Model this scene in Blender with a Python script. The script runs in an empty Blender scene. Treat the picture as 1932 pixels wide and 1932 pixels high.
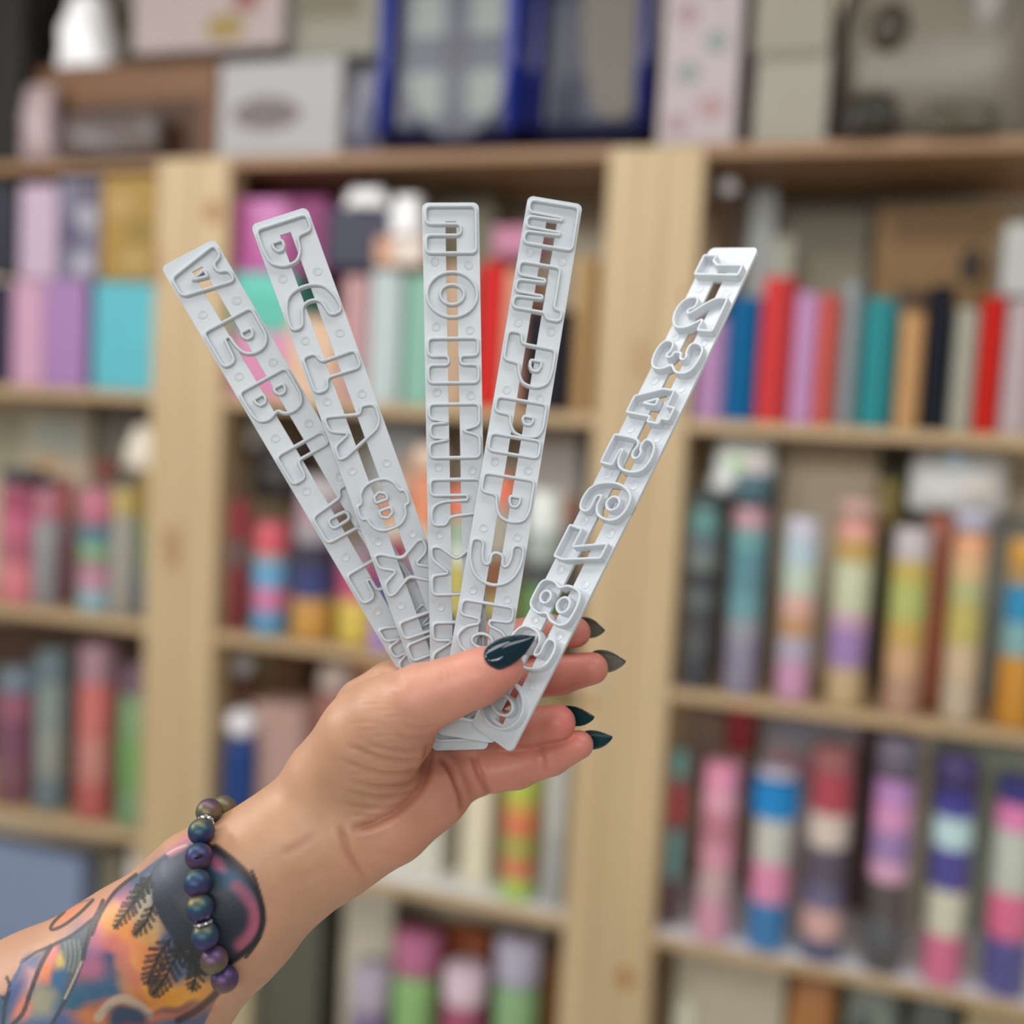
import bpy, bmesh, math, random
import numpy as np
from mathutils import Vector, Matrix, noise

random.seed(7)
SC = bpy.context.scene
COL = SC.collection

# ------------------------------------------------------------------ camera, world, lamps, exposure
F = 2072.0                                  # focal length in pixels of the 1932 px frame
YAW, PITCH, ROLL = [math.radians(a) for a in (17.584, 4.344, 3.125)]
EYE = Vector((0.0, 0.0, 1.5))
CAMM = Matrix.Translation(EYE) @ (Matrix.Rotation(YAW, 4, 'Z') @ Matrix.Rotation(math.pi / 2 - PITCH, 4, 'X') @ Matrix.Rotation(ROLL, 4, 'Z'))
cam = bpy.data.cameras.new('camera')
cam.sensor_width = 36.0
cam.lens = 36.0 * F / 1932.0
cam.clip_start = 0.02
cam.dof.use_dof = True
cam.dof.focus_distance = 0.392
cam.dof.aperture_fstop = 3.5
camo = bpy.data.objects.new('camera', cam)
COL.objects.link(camo)
camo.matrix_world = CAMM
SC.camera = camo
SC.view_settings.view_transform = 'Standard'
SC.view_settings.look = 'None'
SC.view_settings.gamma = 1.0
SC.view_settings.use_curve_mapping = False
SC.view_settings.exposure = -0.2

wd = bpy.data.worlds.new('shop_light')
SC.world = wd
wd.use_nodes = True
wd.node_tree.nodes['Background'].inputs[0].default_value = (0.96, 0.98, 1.0, 1)
wd.node_tree.nodes['Background'].inputs[1].default_value = 0.3


def lamp(name, loc, target, sx, sy, power, color=(1, 0.98, 0.95)):
    l = bpy.data.lights.new(name, 'AREA')
    l.shape = 'RECTANGLE'
    l.size, l.size_y = sx, sy
    l.energy = power
    l.color = color
    o = bpy.data.objects.new(name, l)
    COL.objects.link(o)
    o.location = loc
    o.rotation_euler = (Vector(target) - Vector(loc)).to_track_quat('-Z', 'Y').to_euler()
    return o


lamp('ceiling_lamp', (-1.0, 0.35, 2.5), (-0.8, 1.7, 0.9), 1.4, 0.4, 12)
lamp('ceiling_lamp', (0.45, 0.2, 2.5), (0.1, 1.7, 0.9), 1.4, 0.4, 10)
lamp('ceiling_lamp', (-2.2, -0.2, 2.4), (-0.3, 0.6, 1.4), 1.0, 0.4, 25)
lamp('ceiling_lamp', (-1.0, -3.2, 2.6), (-0.5, 1.6, 1.0), 1.6, 0.6, 38, (1, 0.99, 0.98))
lamp('ceiling_lamp', (1.0, -3.2, 2.6), (-0.2, 1.6, 0.9), 1.6, 0.6, 36, (1, 0.99, 0.98))


# ------------------------------------------------------------------ helpers
def lin(c):
    return tuple(((x / 255.0) / 12.92 if x / 255.0 <= 0.04045 else ((x / 255.0 + 0.055) / 1.055) ** 2.4) for x in c)


KALB = 1.25
MATS = {}


def mat(c, rough=0.5, metal=0.0, coat=0.0, k=None, spec=0.3):
    key = (tuple(c), rough, metal, coat, k if k is not None else KALB, spec)
    if key in MATS:
        return MATS[key]
    m = bpy.data.materials.new('paint')
    m.use_nodes = True
    b = m.node_tree.nodes['Principled BSDF']
    kk = KALB if k is None else k
    col = [min(0.92, x * kk) for x in lin(c)]
    nt = m.node_tree
    tc = nt.nodes.new('ShaderNodeTexCoord')
    nz = nt.nodes.new('ShaderNodeTexNoise')
    nz.inputs['Scale'].default_value = 25
    nt.links.new(tc.outputs['Object'], nz.inputs['Vector'])
    rp = nt.nodes.new('ShaderNodeMapRange')
    rp.inputs[3].default_value = 0.9
    rp.inputs[4].default_value = 1.08
    nt.links.new(nz.outputs[0], rp.inputs[0])
    vm = nt.nodes.new('ShaderNodeVectorMath')
    vm.operation = 'SCALE'
    vm.inputs[0].default_value = col
    nt.links.new(rp.outputs[0], vm.inputs['Scale'])
    nt.links.new(vm.outputs[0], b.inputs['Base Color'])
    b.inputs['Roughness'].default_value = rough
    b.inputs['Metallic'].default_value = metal
    b.inputs['Coat Weight'].default_value = coat
    b.inputs['Specular IOR Level'].default_value = spec
    MATS[key] = m
    return m


def clear_mat():
    m = bpy.data.materials.new('clear_film')
    m.use_nodes = True
    nt = m.node_tree
    nt.nodes.remove(nt.nodes['Principled BSDF'])
    out = nt.nodes['Material Output']
    t = nt.nodes.new('ShaderNodeBsdfTransparent')
    t.inputs[0].default_value = (0.96, 0.97, 0.97, 1)
    g = nt.nodes.new('ShaderNodeBsdfGlossy')
    g.inputs['Roughness'].default_value = 0.12
    fr = nt.nodes.new('ShaderNodeMapRange')
    lw = nt.nodes.new('ShaderNodeLayerWeight')
    lw.inputs[0].default_value = 0.3
    nt.links.new(lw.outputs['Facing'], fr.inputs[0])
    fr.inputs[3].default_value = 0.02
    fr.inputs[4].default_value = 0.35
    mx = nt.nodes.new('ShaderNodeMixShader')
    nt.links.new(fr.outputs[0], mx.inputs[0])
    nt.links.new(t.outputs[0], mx.inputs[1])
    nt.links.new(g.outputs[0], mx.inputs[2])
    nt.links.new(mx.outputs[0], out.inputs[0])
    return m


def wood_mat(name, c1, c2, axis, knot=0.0):
    """pine: long grain along an axis, fine streaks, a few knots"""
    m = bpy.data.materials.new(name)
    m.use_nodes = True
    nt = m.node_tree
    b = nt.nodes['Principled BSDF']
    b.inputs['Roughness'].default_value = 0.55
    tc = nt.nodes.new('ShaderNodeTexCoord')
    mp = nt.nodes.new('ShaderNodeMapping')
    sc = [34.0, 34.0, 34.0]
    sc[axis] = 1.6
    mp.inputs['Scale'].default_value = sc
    nt.links.new(tc.outputs['Object'], mp.inputs[0])
    nz = nt.nodes.new('ShaderNodeTexNoise')
    nz.inputs['Scale'].default_value = 1.0
    nz.inputs['Detail'].default_value = 4
    nt.links.new(mp.outputs[0], nz.inputs['Vector'])
    cr = nt.nodes.new('ShaderNodeValToRGB')
    cr.color_ramp.elements[0].position = 0.3
    cr.color_ramp.elements[0].color = (*[min(0.9, x * KALB) for x in lin(c1)], 1)
    cr.color_ramp.elements[1].position = 0.7
    cr.color_ramp.elements[1].color = (*[min(0.9, x * KALB) for x in lin(c2)], 1)
    nt.links.new(nz.outputs[0], cr.inputs[0])
    last = cr.outputs[0]
    if knot:
        vo = nt.nodes.new('ShaderNodeTexVoronoi')
        vo.inputs['Scale'].default_value = 3.0
        mp2 = nt.nodes.new('ShaderNodeMapping')
        s2 = [1.7, 1.7, 1.7]
        s2[axis] = 0.75
        mp2.inputs['Scale'].default_value = s2
        nt.links.new(tc.outputs['Object'], mp2.inputs[0])
        nt.links.new(mp2.outputs[0], vo.inputs['Vector'])
        rg = nt.nodes.new('ShaderNodeMapRange')
        rg.inputs[1].default_value = 0.05
        rg.inputs[2].default_value = 0.13
        rg.inputs[3].default_value = knot
        rg.inputs[4].default_value = 0.0
        nt.links.new(vo.outputs['Distance'], rg.inputs[0])
        mx = nt.nodes.new('ShaderNodeMixRGB')
        mx.inputs[2].default_value = (*lin((140, 85, 45)), 1)
        nt.links.new(rg.outputs[0], mx.inputs[0])
        nt.links.new(last, mx.inputs[1])
        last = mx.outputs[0]
    nt.links.new(last, b.inputs['Base Color'])
    return m


def link(name, me, m, parent=None, smooth=False, loc=None):
    o = bpy.data.objects.new(name, me)
    COL.objects.link(o)
    if m is not None:
        for x in (m if isinstance(m, (list, tuple)) else [m]):
            me.materials.append(x)
    if parent is not None:
        o.parent = parent
    if loc is not None:
        o.location = loc
    if smooth:
        me.polygons.foreach_set('use_smooth', [True] * len(me.polygons))
    return o


def from_py(verts, faces, name='mesh'):
    me = bpy.data.meshes.new(name)
    me.from_pydata([tuple(v) for v in verts], [], faces)
    me.update()
    return me


def bm_mesh(bm, name='mesh'):
    bmesh.ops.recalc_face_normals(bm, faces=bm.faces)
    me = bpy.data.meshes.new(name)
    bm.to_mesh(me)
    bm.free()
    return me


def tag(o, label, cat, group=None, kind=None):
    o['label'] = label
    o['category'] = cat
    if group:
        o['group'] = group
    if kind:
        o['kind'] = kind
    return o


def empty(name, loc):
    o = bpy.data.objects.new(name, None)
    o.empty_display_size = 0.02
    COL.objects.link(o)
    o.location = loc
    return o


def add_box(bm, x0, x1, y0, y1, z0, z1, bev=0.0, seg=2):
    r = bmesh.ops.create_cube(bm, size=1.0)
    for v in r['verts']:
        v.co = Vector(((x0 + x1) / 2 + v.co.x * (x1 - x0), (y0 + y1) / 2 + v.co.y * (y1 - y0), (z0 + z1) / 2 + v.co.z * (z1 - z0)))
    if bev:
        es = list({e for v in r['verts'] for e in v.link_edges})
        bmesh.ops.bevel(bm, geom=es, offset=bev, segments=seg, affect='EDGES', profile=0.5)


def box_mesh(sx, sy, sz, bev=0.002, seg=2):
    """front face at y=0, base centre at the origin"""
    bm = bmesh.new()
    add_box(bm, -sx / 2, sx / 2, 0, sy, 0, sz, min(bev, sx * .3, sz * .3), seg)
    return bm_mesh(bm)


def lathe(profile, n=28, flute=0.0):
    """profile = [(r, z)...]; optional fluting of the radius"""
    vs, fs = [], []
    for r, z in profile:
        for i in range(n):
            a = 2 * math.pi * i / n
            rr = r * (1 - (flute if i % 2 else 0))
            vs.append((rr * math.cos(a), rr * math.sin(a), z))
    for j in range(len(profile) - 1):
        for i in range(n):
            a, b = j * n + i, j * n + (i + 1) % n
            fs.append((a, b, b + n, a + n))
    fs.append(tuple(range(n))[::-1])
    fs.append(tuple((len(profile) - 1) * n + i for i in range(n)))
    return from_py(vs, fs)


YF = 1.6634                                  # the shelves' front plane


def ray(px, py):
    return (CAMM.to_3x3() @ Vector(((px - 966) / F, -(py - 966) / F, -1.0)))


def wall_pt(px, py, off=0.0):
    d = ray(px, py)
    t = (YF + off) / d.y
    return EYE + d * t


def P(px, py, z):
    """camera-space millimetres: z is counted towards the camera from a plane 400 mm away"""
    d = 400.0 - z
    return np.array([(px - 966) / F * d, -(py - 966) / F * d, z], float)


CR = np.array(CAMM.to_3x3())
CT = np.array(EYE)


def to_world(p):
    p = np.atleast_2d(np.asarray(p, float))
    c = np.stack([p[:, 0], p[:, 1], p[:, 2] - 400.0], 1) / 1000.0
    return c @ CR.T + CT


def to_px(p):
    d = 400.0 - p[:, 2]
    return np.stack([966 + p[:, 0] / d * F, 966 - p[:, 1] / d * F], 1)

# ------------------------------------------------------------------ the pine shelving and what stands on it
PINE_V = wood_mat('pine_upright', (164, 141, 107), (177, 156, 121), 2, .55)
PINE_H = wood_mat('pine_board', (162, 136, 101), (176, 152, 117), 0)
PINE_TOP_SHADE = wood_mat('shaded_top_board', (126, 95, 66), (142, 110, 80), 0)  # darker copy of the board pine, shading put into the colour
CLEAR = clear_mat()
ZT, ZA, ZB, ZC, ZD = 1.937, 1.53, 1.117, 0.727, 0.325
LIFT = 0.0012
BT = 0.02                                    # board thickness
LEFT0, P1A, P1B, P2A, P2B, RIGHT1 = -2.05, -1.205, -1.063, -0.402, -0.258, 0.62
DEPTH = 0.30


def boxpart(name, x0, x1, y0, y1, z0, z1, m, parent, bev=0.002):
    o = parent.location
    bm = bmesh.new()
    add_box(bm, x0 - o.x, x1 - o.x, y0 - o.y, y1 - o.y, z0 - o.z, z1 - o.z, bev, 2)
    return link(name, bm_mesh(bm), m, parent)


def unit(x0, x1, ul, ur, label, boards, extra=None):
    """one bay: uprights (front and back planks) and shelf boards"""
    r = empty('shelving_unit', ((x0 + x1) / 2, YF, 0))
    tag(r, label, 'shelf', 'pine shelving bays along the wall')
    for (a, b) in ul + ur:
        boxpart('upright', a, b, YF - .004, YF + .045, 0, ZT - .004, PINE_V, r)
        boxpart('upright', a, b, YF + DEPTH - .045, YF + DEPTH, 0, ZT - .004, PINE_V, r)
    for z in boards:
        boxpart('shelf_board', x0, x1, YF, YF + DEPTH, z - BT, z - LIFT, PINE_TOP_SHADE if z == ZT else PINE_H, r)
    return r


u0 = unit(LEFT0, P1A, [(LEFT0 - .07, LEFT0)], [(P1A, P1A + .0705)], 'left pine shelving bay, cut off by the left edge', (ZT, ZA, ZB, ZC, ZD))
u1 = unit(P1B, P2A, [(P1A + .0715, P1B)], [(P2A, P2A + .05)], 'middle pine shelving bay behind the hand', (ZT, ZA, ZB, ZC, ZD))
u2 = unit(P2B, RIGHT1, [(P2A + .051, P2A + .084), (P2A + .085, P2B)], [(RIGHT1, RIGHT1 + .07)], 'right pine shelving bay full of planners and tubes', (ZT, ZA, ZB, ZC, ZD))
boxpart('shelf_liner', P2B + .003, RIGHT1 - .003, YF + .001, YF + DEPTH - .05, ZC - LIFT, ZC - .0006, mat((214, 214, 220), .5), u2, 0)
boxpart('shelf_liner', P1B + .003, P2A - .003, YF + .001, YF + DEPTH - .05, ZC - LIFT, ZC - .0006, mat((206, 206, 204), .5), u1, 0)
boxpart('divider_panel', -0.852, -0.752, YF + .13, YF + .15, ZD, ZC - BT, mat((190, 182, 164), .5), u1)
for un, px, py, rr in ((u1, 402, 400, .022), (u0, 312, 1010, .007), (u2, 1180, 1846, .018), (u2, 1292, 560, .008), (u1, 1112, 1330, .012)):
    p = wall_pt(px, py, -.0042)              # knots in the pine
    o = un.location
    kv = [((math.cos(a) * rr * .75), 0, math.sin(a) * rr) for a in np.linspace(0, 2 * math.pi, 20, endpoint=False)]
    link('knot', from_py([(x, y, z) for x, y, z in kv] + [(x, .002, z) for x, y, z in kv], [tuple(range(20))] + [(i, (i + 1) % 20, 20 + (i + 1) % 20, 20 + i) for i in range(20)]), mat((160, 118, 76), .6, k=1.0), un, False, p - o)
for un, px, py in ((u2, 1268, 811), (u1, 1146, 1306), (u1, 1112, 1304), (u2, 1226, 1310)):
    p = wall_pt(px, py, -.004)               # screw heads in the double upright
    pr = [(.0036, 0), (.0034, .0008), (.0022, .0014), (.0008, .0009)]
    o = link('screw', lathe(pr, 14), mat((150, 150, 152), .3, 1.0, k=1.0), un, True, p - un.location)
    o.rotation_euler = (math.pi / 2, 0, 0)
wall = link('wall_back', box_mesh(9.0, .1, 2.9, 0), mat((214, 202, 178), .8), None, False, (-.7, YF + DEPTH + .03, 0))
wall['kind'] = 'structure'
flo = link('floor', box_mesh(7.0, 6.6, .05, 0), mat((205, 200, 190), .5), None, False, (-.7, -4.5, -.05))
flo['kind'] = 'structure'


def span(px0, px1, pt, base, off):
    """world extents of an item from its outline in the photo: left, right, top"""
    zt = wall_pt((px0 + px1) / 2, pt, off).z
    pm = 0.0
    # picture row at half height, for the leaning verticals
    for py in range(-200, 2400, 20):
        if wall_pt((px0 + px1) / 2, py, off).z < (zt + base) / 2:
            pm = py
            break
    x0, x1 = wall_pt(px0, pm, off).x, wall_pt(px1, pm, off).x
    if base < ZT - .05:                      # under the next board
        zt = min(zt, min(z for z in (ZT, ZA, ZB, ZC) if z > base + .03) - BT - .006)
    if base < ZT - .05:                      # keep clear of the uprights of its bay
        xm = (x0 + x1) / 2
        for a, b in ((LEFT0, P1A), (P1B, P2A), (P2B, RIGHT1)):
            if a - .02 < xm < b + .02:
                x0, x1 = max(x0, a + .003), min(x1, b - .003)
    return x0, x1, zt


TOPS = {}
CNT = {}


def carton(name, px0, px1, pt, base, off, depth, c, label, cat='box', group=None, bev=.003, lid=None, spot=None, top=None, rough=.5, zt=None):
    x0, x1, z1 = span(px0, px1, pt, base, off)
    if zt is not None:
        z1 = zt
    w, h = x1 - x0, z1 - base
    depth = min(depth, DEPTH - .004 - off)
    root = link(name, box_mesh(w, depth, h, bev), mat(c, rough), None, False, ((x0 + x1) / 2, YF + off, base))
    tag(root, label, cat, group)
    if lid:
        bm = bmesh.new()
        add_box(bm, -w / 2 - .0015, w / 2 + .0015, -.0015, depth + .0015, h - h * lid[1], h + .001, .002)
        link('lid', bm_mesh(bm), mat(lid[0], rough), root)
    if spot:
        for s in spot:                       # printed patches and painted-in dark of openings: (kind, u0, u1, v0, v1, colour)
            bm = bmesh.new()
            u0_, u1_, v0_, v1_ = -w / 2 + s[1] * w, -w / 2 + s[2] * w, s[3] * h, s[4] * h
            if s[0] == 'r':
                add_box(bm, u0_, u1_, -.0012, .001, v0_, v1_, .0005, 1)
            else:
                bmesh.ops.create_circle(bm, cap_ends=True, segments=28, radius=.5)
                for v in bm.verts:
                    v.co = Vector(((u0_ + u1_) / 2 + v.co.x * (u1_ - u0_), -.0012, (v0_ + v1_) / 2 + v.co.y * (v1_ - v0_)))
                ex = bmesh.ops.extrude_face_region(bm, geom=bm.faces[:])
                for v in [g for g in ex['geom'] if isinstance(g, bmesh.types.BMVert)]:
                    v.co.y += .002
            link('print_shade_panel', bm_mesh(bm), mat(s[5], .5), root)
    if top:
        TOPS[top] = z1
    return root


def book(px0, px1, pt, base, off, c, label, group, depth=.15, cat='book', elastic=None, top=None, rough=.6):
    x0, x1, z1 = span(px0, px1, pt, base, off)
    w, h = x1 - x0, z1 - base
    root = empty('planner', ((x0 + x1) / 2, YF + off, base))
    tag(root, label, cat, group)
    n, t = 7, min(.003, w * .12)
    vs, fs = [], []
    prof = [(-w / 2, depth), (-w / 2, .012)] + [(-w / 2 * math.cos(a), .012 - .012 * math.sin(a)) for a in np.linspace(.3, math.pi - .3, n)] + [(w / 2, .012), (w / 2, depth)]
    inn = [(w / 2 - t, depth), (w / 2 - t, .013 + t), (-w / 2 + t, .013 + t), (-w / 2 + t, depth)]
    loop = prof + inn
    for z in (0, h):
        vs += [(x, y, z) for x, y in loop]
    m = len(loop)
    fs = [(i, (i + 1) % m, m + (i + 1) % m, m + i) for i in range(m)] + [tuple(range(m))[::-1], tuple(range(m, 2 * m))]
    me_ = from_py(vs, fs)
    bm = bmesh.new()
    bm.from_mesh(me_)
    cover = link('cover', bm_mesh(bm), mat(c, rough, k=.95, spec=.12), root)
    bm = bmesh.new()
    add_box(bm, -w / 2 + t, w / 2 - t, .013 + t, depth - .004, .003, h - .003)
    link('page_block', bm_mesh(bm), mat((205, 196, 176), .8), root)
    if elastic:
        bm = bmesh.new()
        add_box(bm, w * .18, w * .18 + .004, -.001, .004, 0, h, .0005, 1)
        link('elastic_band', bm_mesh(bm), mat(elastic, .6), root)
    if top:
        TOPS[top] = z1
    return root


def tube_of(px0, px1, pt, base, off, segs, label, group, cap=None, sleeve=True, name='liner_tube', cat='tube'):
    """a clear tube packed with stacks of fluted paper cups: segs = [(colour, share, radius factor)...] from the bottom"""
    x0, x1, z1 = span(px0, px1, pt, base, off)
    r, h = (x1 - x0) / 2, z1 - base
    root = empty(name, ((x0 + x1) / 2, YF + off + r, base))
    tag(root, label, cat, group)
    tot = sum(s[1] for s in segs)
    z = .0015
    for s in segs:
        hh = h * s[1] / tot
        rr = r * .93 * (s[2] if len(s) > 2 else 1)
        n = max(2, int(hh / .008))
        pr = []
        for i in range(n):                   # every cup rim shows as a ridge
            a, b = z + hh * i / n, z + hh * (i + 1) / n
            pr += [(rr * .93, a + .0002), (rr, b - .0012), (rr, b - .0004)]
        link('cup_stack', lathe(pr, 32, .035), mat(s[0], .6, k=1.45), root)
        z += hh
    if sleeve:
        link('sleeve', lathe([(r * 1.0, 0), (r, h + .004), (r * .97, h + .006)], 32), CLEAR, root, True)
    if cap:
        link('cap', lathe([(r * .8, h + .0065), (r * .98, h + .008), (r * .98, h + cap[1]), (r * .85, h + cap[1] + .003)], 32), mat(cap[0], .25), root, True)
    return root


def jar(px0, px1, pt, base, off, c, lid, label, cat='jar', group=None, name='jar', lidf=.3, knob=False, rough=.3):
    x0, x1, z1 = span(px0, px1, pt, base, off)
    r, h = (x1 - x0) / 2, z1 - base
    root = empty(name, ((x0 + x1) / 2, YF + off + r, base))
    tag(root, label, cat, group)
    hb = h * (1 - lidf)
    link('body', lathe([(r * .9, 0), (r * .97, .004), (r * .97, hb * .9), (r * .8, hb)], 32), mat(c, rough), root, True)
    if knob:
        a = [(max(1e-4, r * math.sin(t)), hb + (h - hb) * (1 - math.cos(t)) / 2) for t in np.linspace(.35, math.pi - .02, 12)]
        link('cap', lathe(a, 32), mat(lid, .15), root, True)
    else:
        link('lid', lathe([(r * .98, hb * .98), (r, hb + .003), (r, h - .003), (r * .94, h)], 32), mat(lid, .3), root, True)
    return root


def pouch(px0, px1, pt, base, off, depth, c, label, cat='bag', group=None, taper=1.0, name='pouch', rough=.3, spot=None, seal=None, puff=.5):
    """soft filled bag: bulging sides, gathered or sealed top"""
    x0, x1, z1 = span(px0, px1, pt, base, off)
    w, h = x1 - x0, z1 - base
    root = link(name, None or bpy.data.meshes.new(name), mat(c, rough), None, False, ((x0 + x1) / 2, YF + off, base))
    tag(root, label, cat, group)
    nu, nv = 24, 14
    vs, fs = [], []
    rnd = random.Random(int(px0) * 7 + int(pt))
    ph = [rnd.random() * 6 for _ in range(4)]
    for j in range(nv + 1):
        v = j / nv
        bul = math.sin(math.pi * min(1, .12 + v * .88)) ** .5
        wd_ = (w / 2) * (1 + (taper - 1) * v) * (.9 + .1 * bul)
        dd = depth / 2 * (.25 + .75 * bul) * (1 if v < .97 else .4)
        for i in range(nu):
            a = 2 * math.pi * i / nu
            ca_, sa = math.cos(a), math.sin(a)
            p = 2 / (2.0 + 2.2 * (1 - puff))
            x = wd_ * math.copysign(abs(ca_) ** p, ca_)
            y = depth / 2 + dd * math.copysign(abs(sa) ** p, sa)
            wr = .004 * math.sin(5 * a + ph[0] + 6 * v) * math.sin(7 * v + ph[1]) * min(1, w / .05)
            vs.append((x + wr, y + wr, h * v + (.003 * math.sin(3 * a + ph[2]) if 0 < v < 1 else 0)))
    for j in range(nv):
        for i in range(nu):
            k = (i + 1) % nu
            fs.append((j * nu + i, j * nu + k, (j + 1) * nu + k, (j + 1) * nu + i))
    fs += [tuple(range(nu))[::-1], tuple(nv * nu + i for i in range(nu))]
    root.data.from_pydata(vs, [], fs)
    root.data.polygons.foreach_set('use_smooth', [True] * len(fs))
    root.data.update()
    if seal:
        bm = bmesh.new()
        add_box(bm, -w / 2 * taper, w / 2 * taper, depth / 2 - .002, depth / 2 + .002, h * .985, h * 1.06, .001, 1)
        link('sealed_top', bm_mesh(bm), mat(seal, rough), root)
    for s in spot or []:
        bm = bmesh.new()
        bmesh.ops.create_uvsphere(bm, u_segments=20, v_segments=12, radius=.5)
        for v in bm.verts:
            v.co = Vector((-w / 2 + (s[0] + s[1]) / 2 * w + v.co.x * (s[1] - s[0]) * w, depth * .06 + v.co.y * depth * .2, (s[2] + s[3]) / 2 * h + v.co.z * (s[3] - s[2]) * h))
        link('printed_patch', bm_mesh(bm), mat(s[4], rough), root, True)
    return root


def ball(px, py, off, r, c, base, label, cat, name, stem):
    p = wall_pt(px, py, off)
    if abs(p.x - P2B) < r + .004:
        p.x = P2B + r + .004
    root = empty(name, (p.x, YF + off, base))
    tag(root, label, cat)
    h = p.z - base
    link('tube_body', lathe([(r * .9, 0), (r * .9, h - r * .7)], 24), mat(stem, .4), root, True)
    link('round_cap', lathe([(max(1e-4, r * math.sin(t)), h - r * math.cos(t)) for t in np.linspace(.5, math.pi - .02, 14)], 24), mat(c, .12), root, True)
    return root


# ---- on top of the shelving
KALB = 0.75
carton('crate', 62, 412, 118, ZT, .03, .26, (112, 74, 44), 'brown wooden crate on top of the left bay', 'crate', bev=.004, top='crate',
       spot=[('r', .05, .6, .06, .55, (62, 46, 38)), ('r', .06, .97, .62, .94, (130, 92, 60)), ('r', .62, .9, .05, .6, (74, 44, 20))])  # the dark patches paint the shaded inside of the open crate
carton('carton', -220, 40, -120, ZT, .0, .12, (20, 14, 10), 'dark brown carton at the far left end of the top', 'box')
pouch(28, 92, 152, ZT, -.02, .05, (188, 166, 166), 'small pale pink packet leaning in front of the brown crate', 'packet', taper=.8, name='packet')
pouch(100, 290, 205, ZT, -.03, .055, (112, 98, 94), 'flat grey brown packet lying before the brown crate', 'packet', name='packet', puff=.3)
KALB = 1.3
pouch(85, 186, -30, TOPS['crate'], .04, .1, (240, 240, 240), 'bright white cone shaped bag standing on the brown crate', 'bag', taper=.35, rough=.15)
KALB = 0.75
carton('carton', 50, 100, -120, TOPS['crate'], .15, .1, (176, 172, 146), 'pale olive carton left of the white cone bag', 'box')
carton('carton', 172, 244, -120, TOPS['crate'], .15, .1, (112, 108, 88), 'dark olive carton right of the white cone bag', 'box', spot=[('r', .1, .9, .35, .62, (74, 66, 52)), ('r', .1, .9, .05, .3, (140, 142, 136))])
carton('gift_box', 412, 642, 112, ZT, .02, .22, (184, 182, 182), 'white gift box with a grey motif under the pink one', 'box', top='white', spot=[('e', .12, .68, .28, .62, (122, 110, 108))])
carton('gift_box', 252, 535, -140, max(TOPS['white'], TOPS['crate']) + .003, .0, .2, (182, 166, 162), 'pinkish gift box with red stripe and yellow dot bridging crate and white box', 'box', spot=[('r', .68, .84, .3, .95, (150, 92, 84)), ('e', .5, .76, .06, .28, (158, 134, 76))])
carton('gift_box', 552, 716, -140, TOPS['white'] + .003, .03, .18, (150, 148, 134), 'olive grey box beside the pinkish gift box', 'box', spot=[('r', .1, .8, .3, .9, (122, 116, 94))])
pouch(650, 716, 108, ZT, .03, .12, (150, 150, 162), 'lavender grey pouch between the white box and the blue bag', 'bag', spot=[(.3, .8, .05, .6, (108, 108, 134))])


def plaid():
    m = bpy.data.materials.new('plaid_print')
    m.use_nodes = True
    nt = m.node_tree
    b = nt.nodes['Principled BSDF']
    b.inputs['Roughness'].default_value = .3
    tc = nt.nodes.new('ShaderNodeTexCoord')
    s = nt.nodes.new('ShaderNodeSeparateXYZ')
    nt.links.new(tc.outputs['Object'], s.inputs[0])
    outs = []
    for ax, fq, ph in ((0, 62, .8), (2, 50, .2)):
        a = nt.nodes.new('ShaderNodeMath')
        a.operation = 'MULTIPLY_ADD'
        nt.links.new(s.outputs[ax], a.inputs[0])
        a.inputs[1].default_value = fq
        a.inputs[2].default_value = ph
        q = nt.nodes.new('ShaderNodeMath')
        q.operation = 'SINE'
        nt.links.new(a.outputs[0], q.inputs[0])
        g = nt.nodes.new('ShaderNodeMath')
        g.operation = 'GREATER_THAN'
        g.inputs[1].default_value = .15
        nt.links.new(q.outputs[0], g.inputs[0])
        outs.append(g.outputs[0])
    ad = nt.nodes.new('ShaderNodeMath')
    ad.operation = 'ADD'
    nt.links.new(outs[0], ad.inputs[0])
    nt.links.new(outs[1], ad.inputs[1])
    cr = nt.nodes.new('ShaderNodeValToRGB')
    cr.color_ramp.interpolation = 'CONSTANT'
    e = cr.color_ramp.elements
    e[0].position, e[0].color = 0, (*lin((116, 122, 118)), 1)
    e[1].position, e[1].color = .4, (*lin((54, 58, 74)), 1)
    q = e.new(.8)
    q.color = (*lin((24, 26, 48)), 1)
    dv = nt.nodes.new('ShaderNodeMath')
    dv.operation = 'MULTIPLY'
    dv.inputs[1].default_value = .5
    nt.links.new(ad.outputs[0], dv.inputs[0])
    nt.links.new(dv.outputs[0], cr.inputs[0])
    nt.links.new(cr.outputs[0], b.inputs['Base Color'])
    return m


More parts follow.
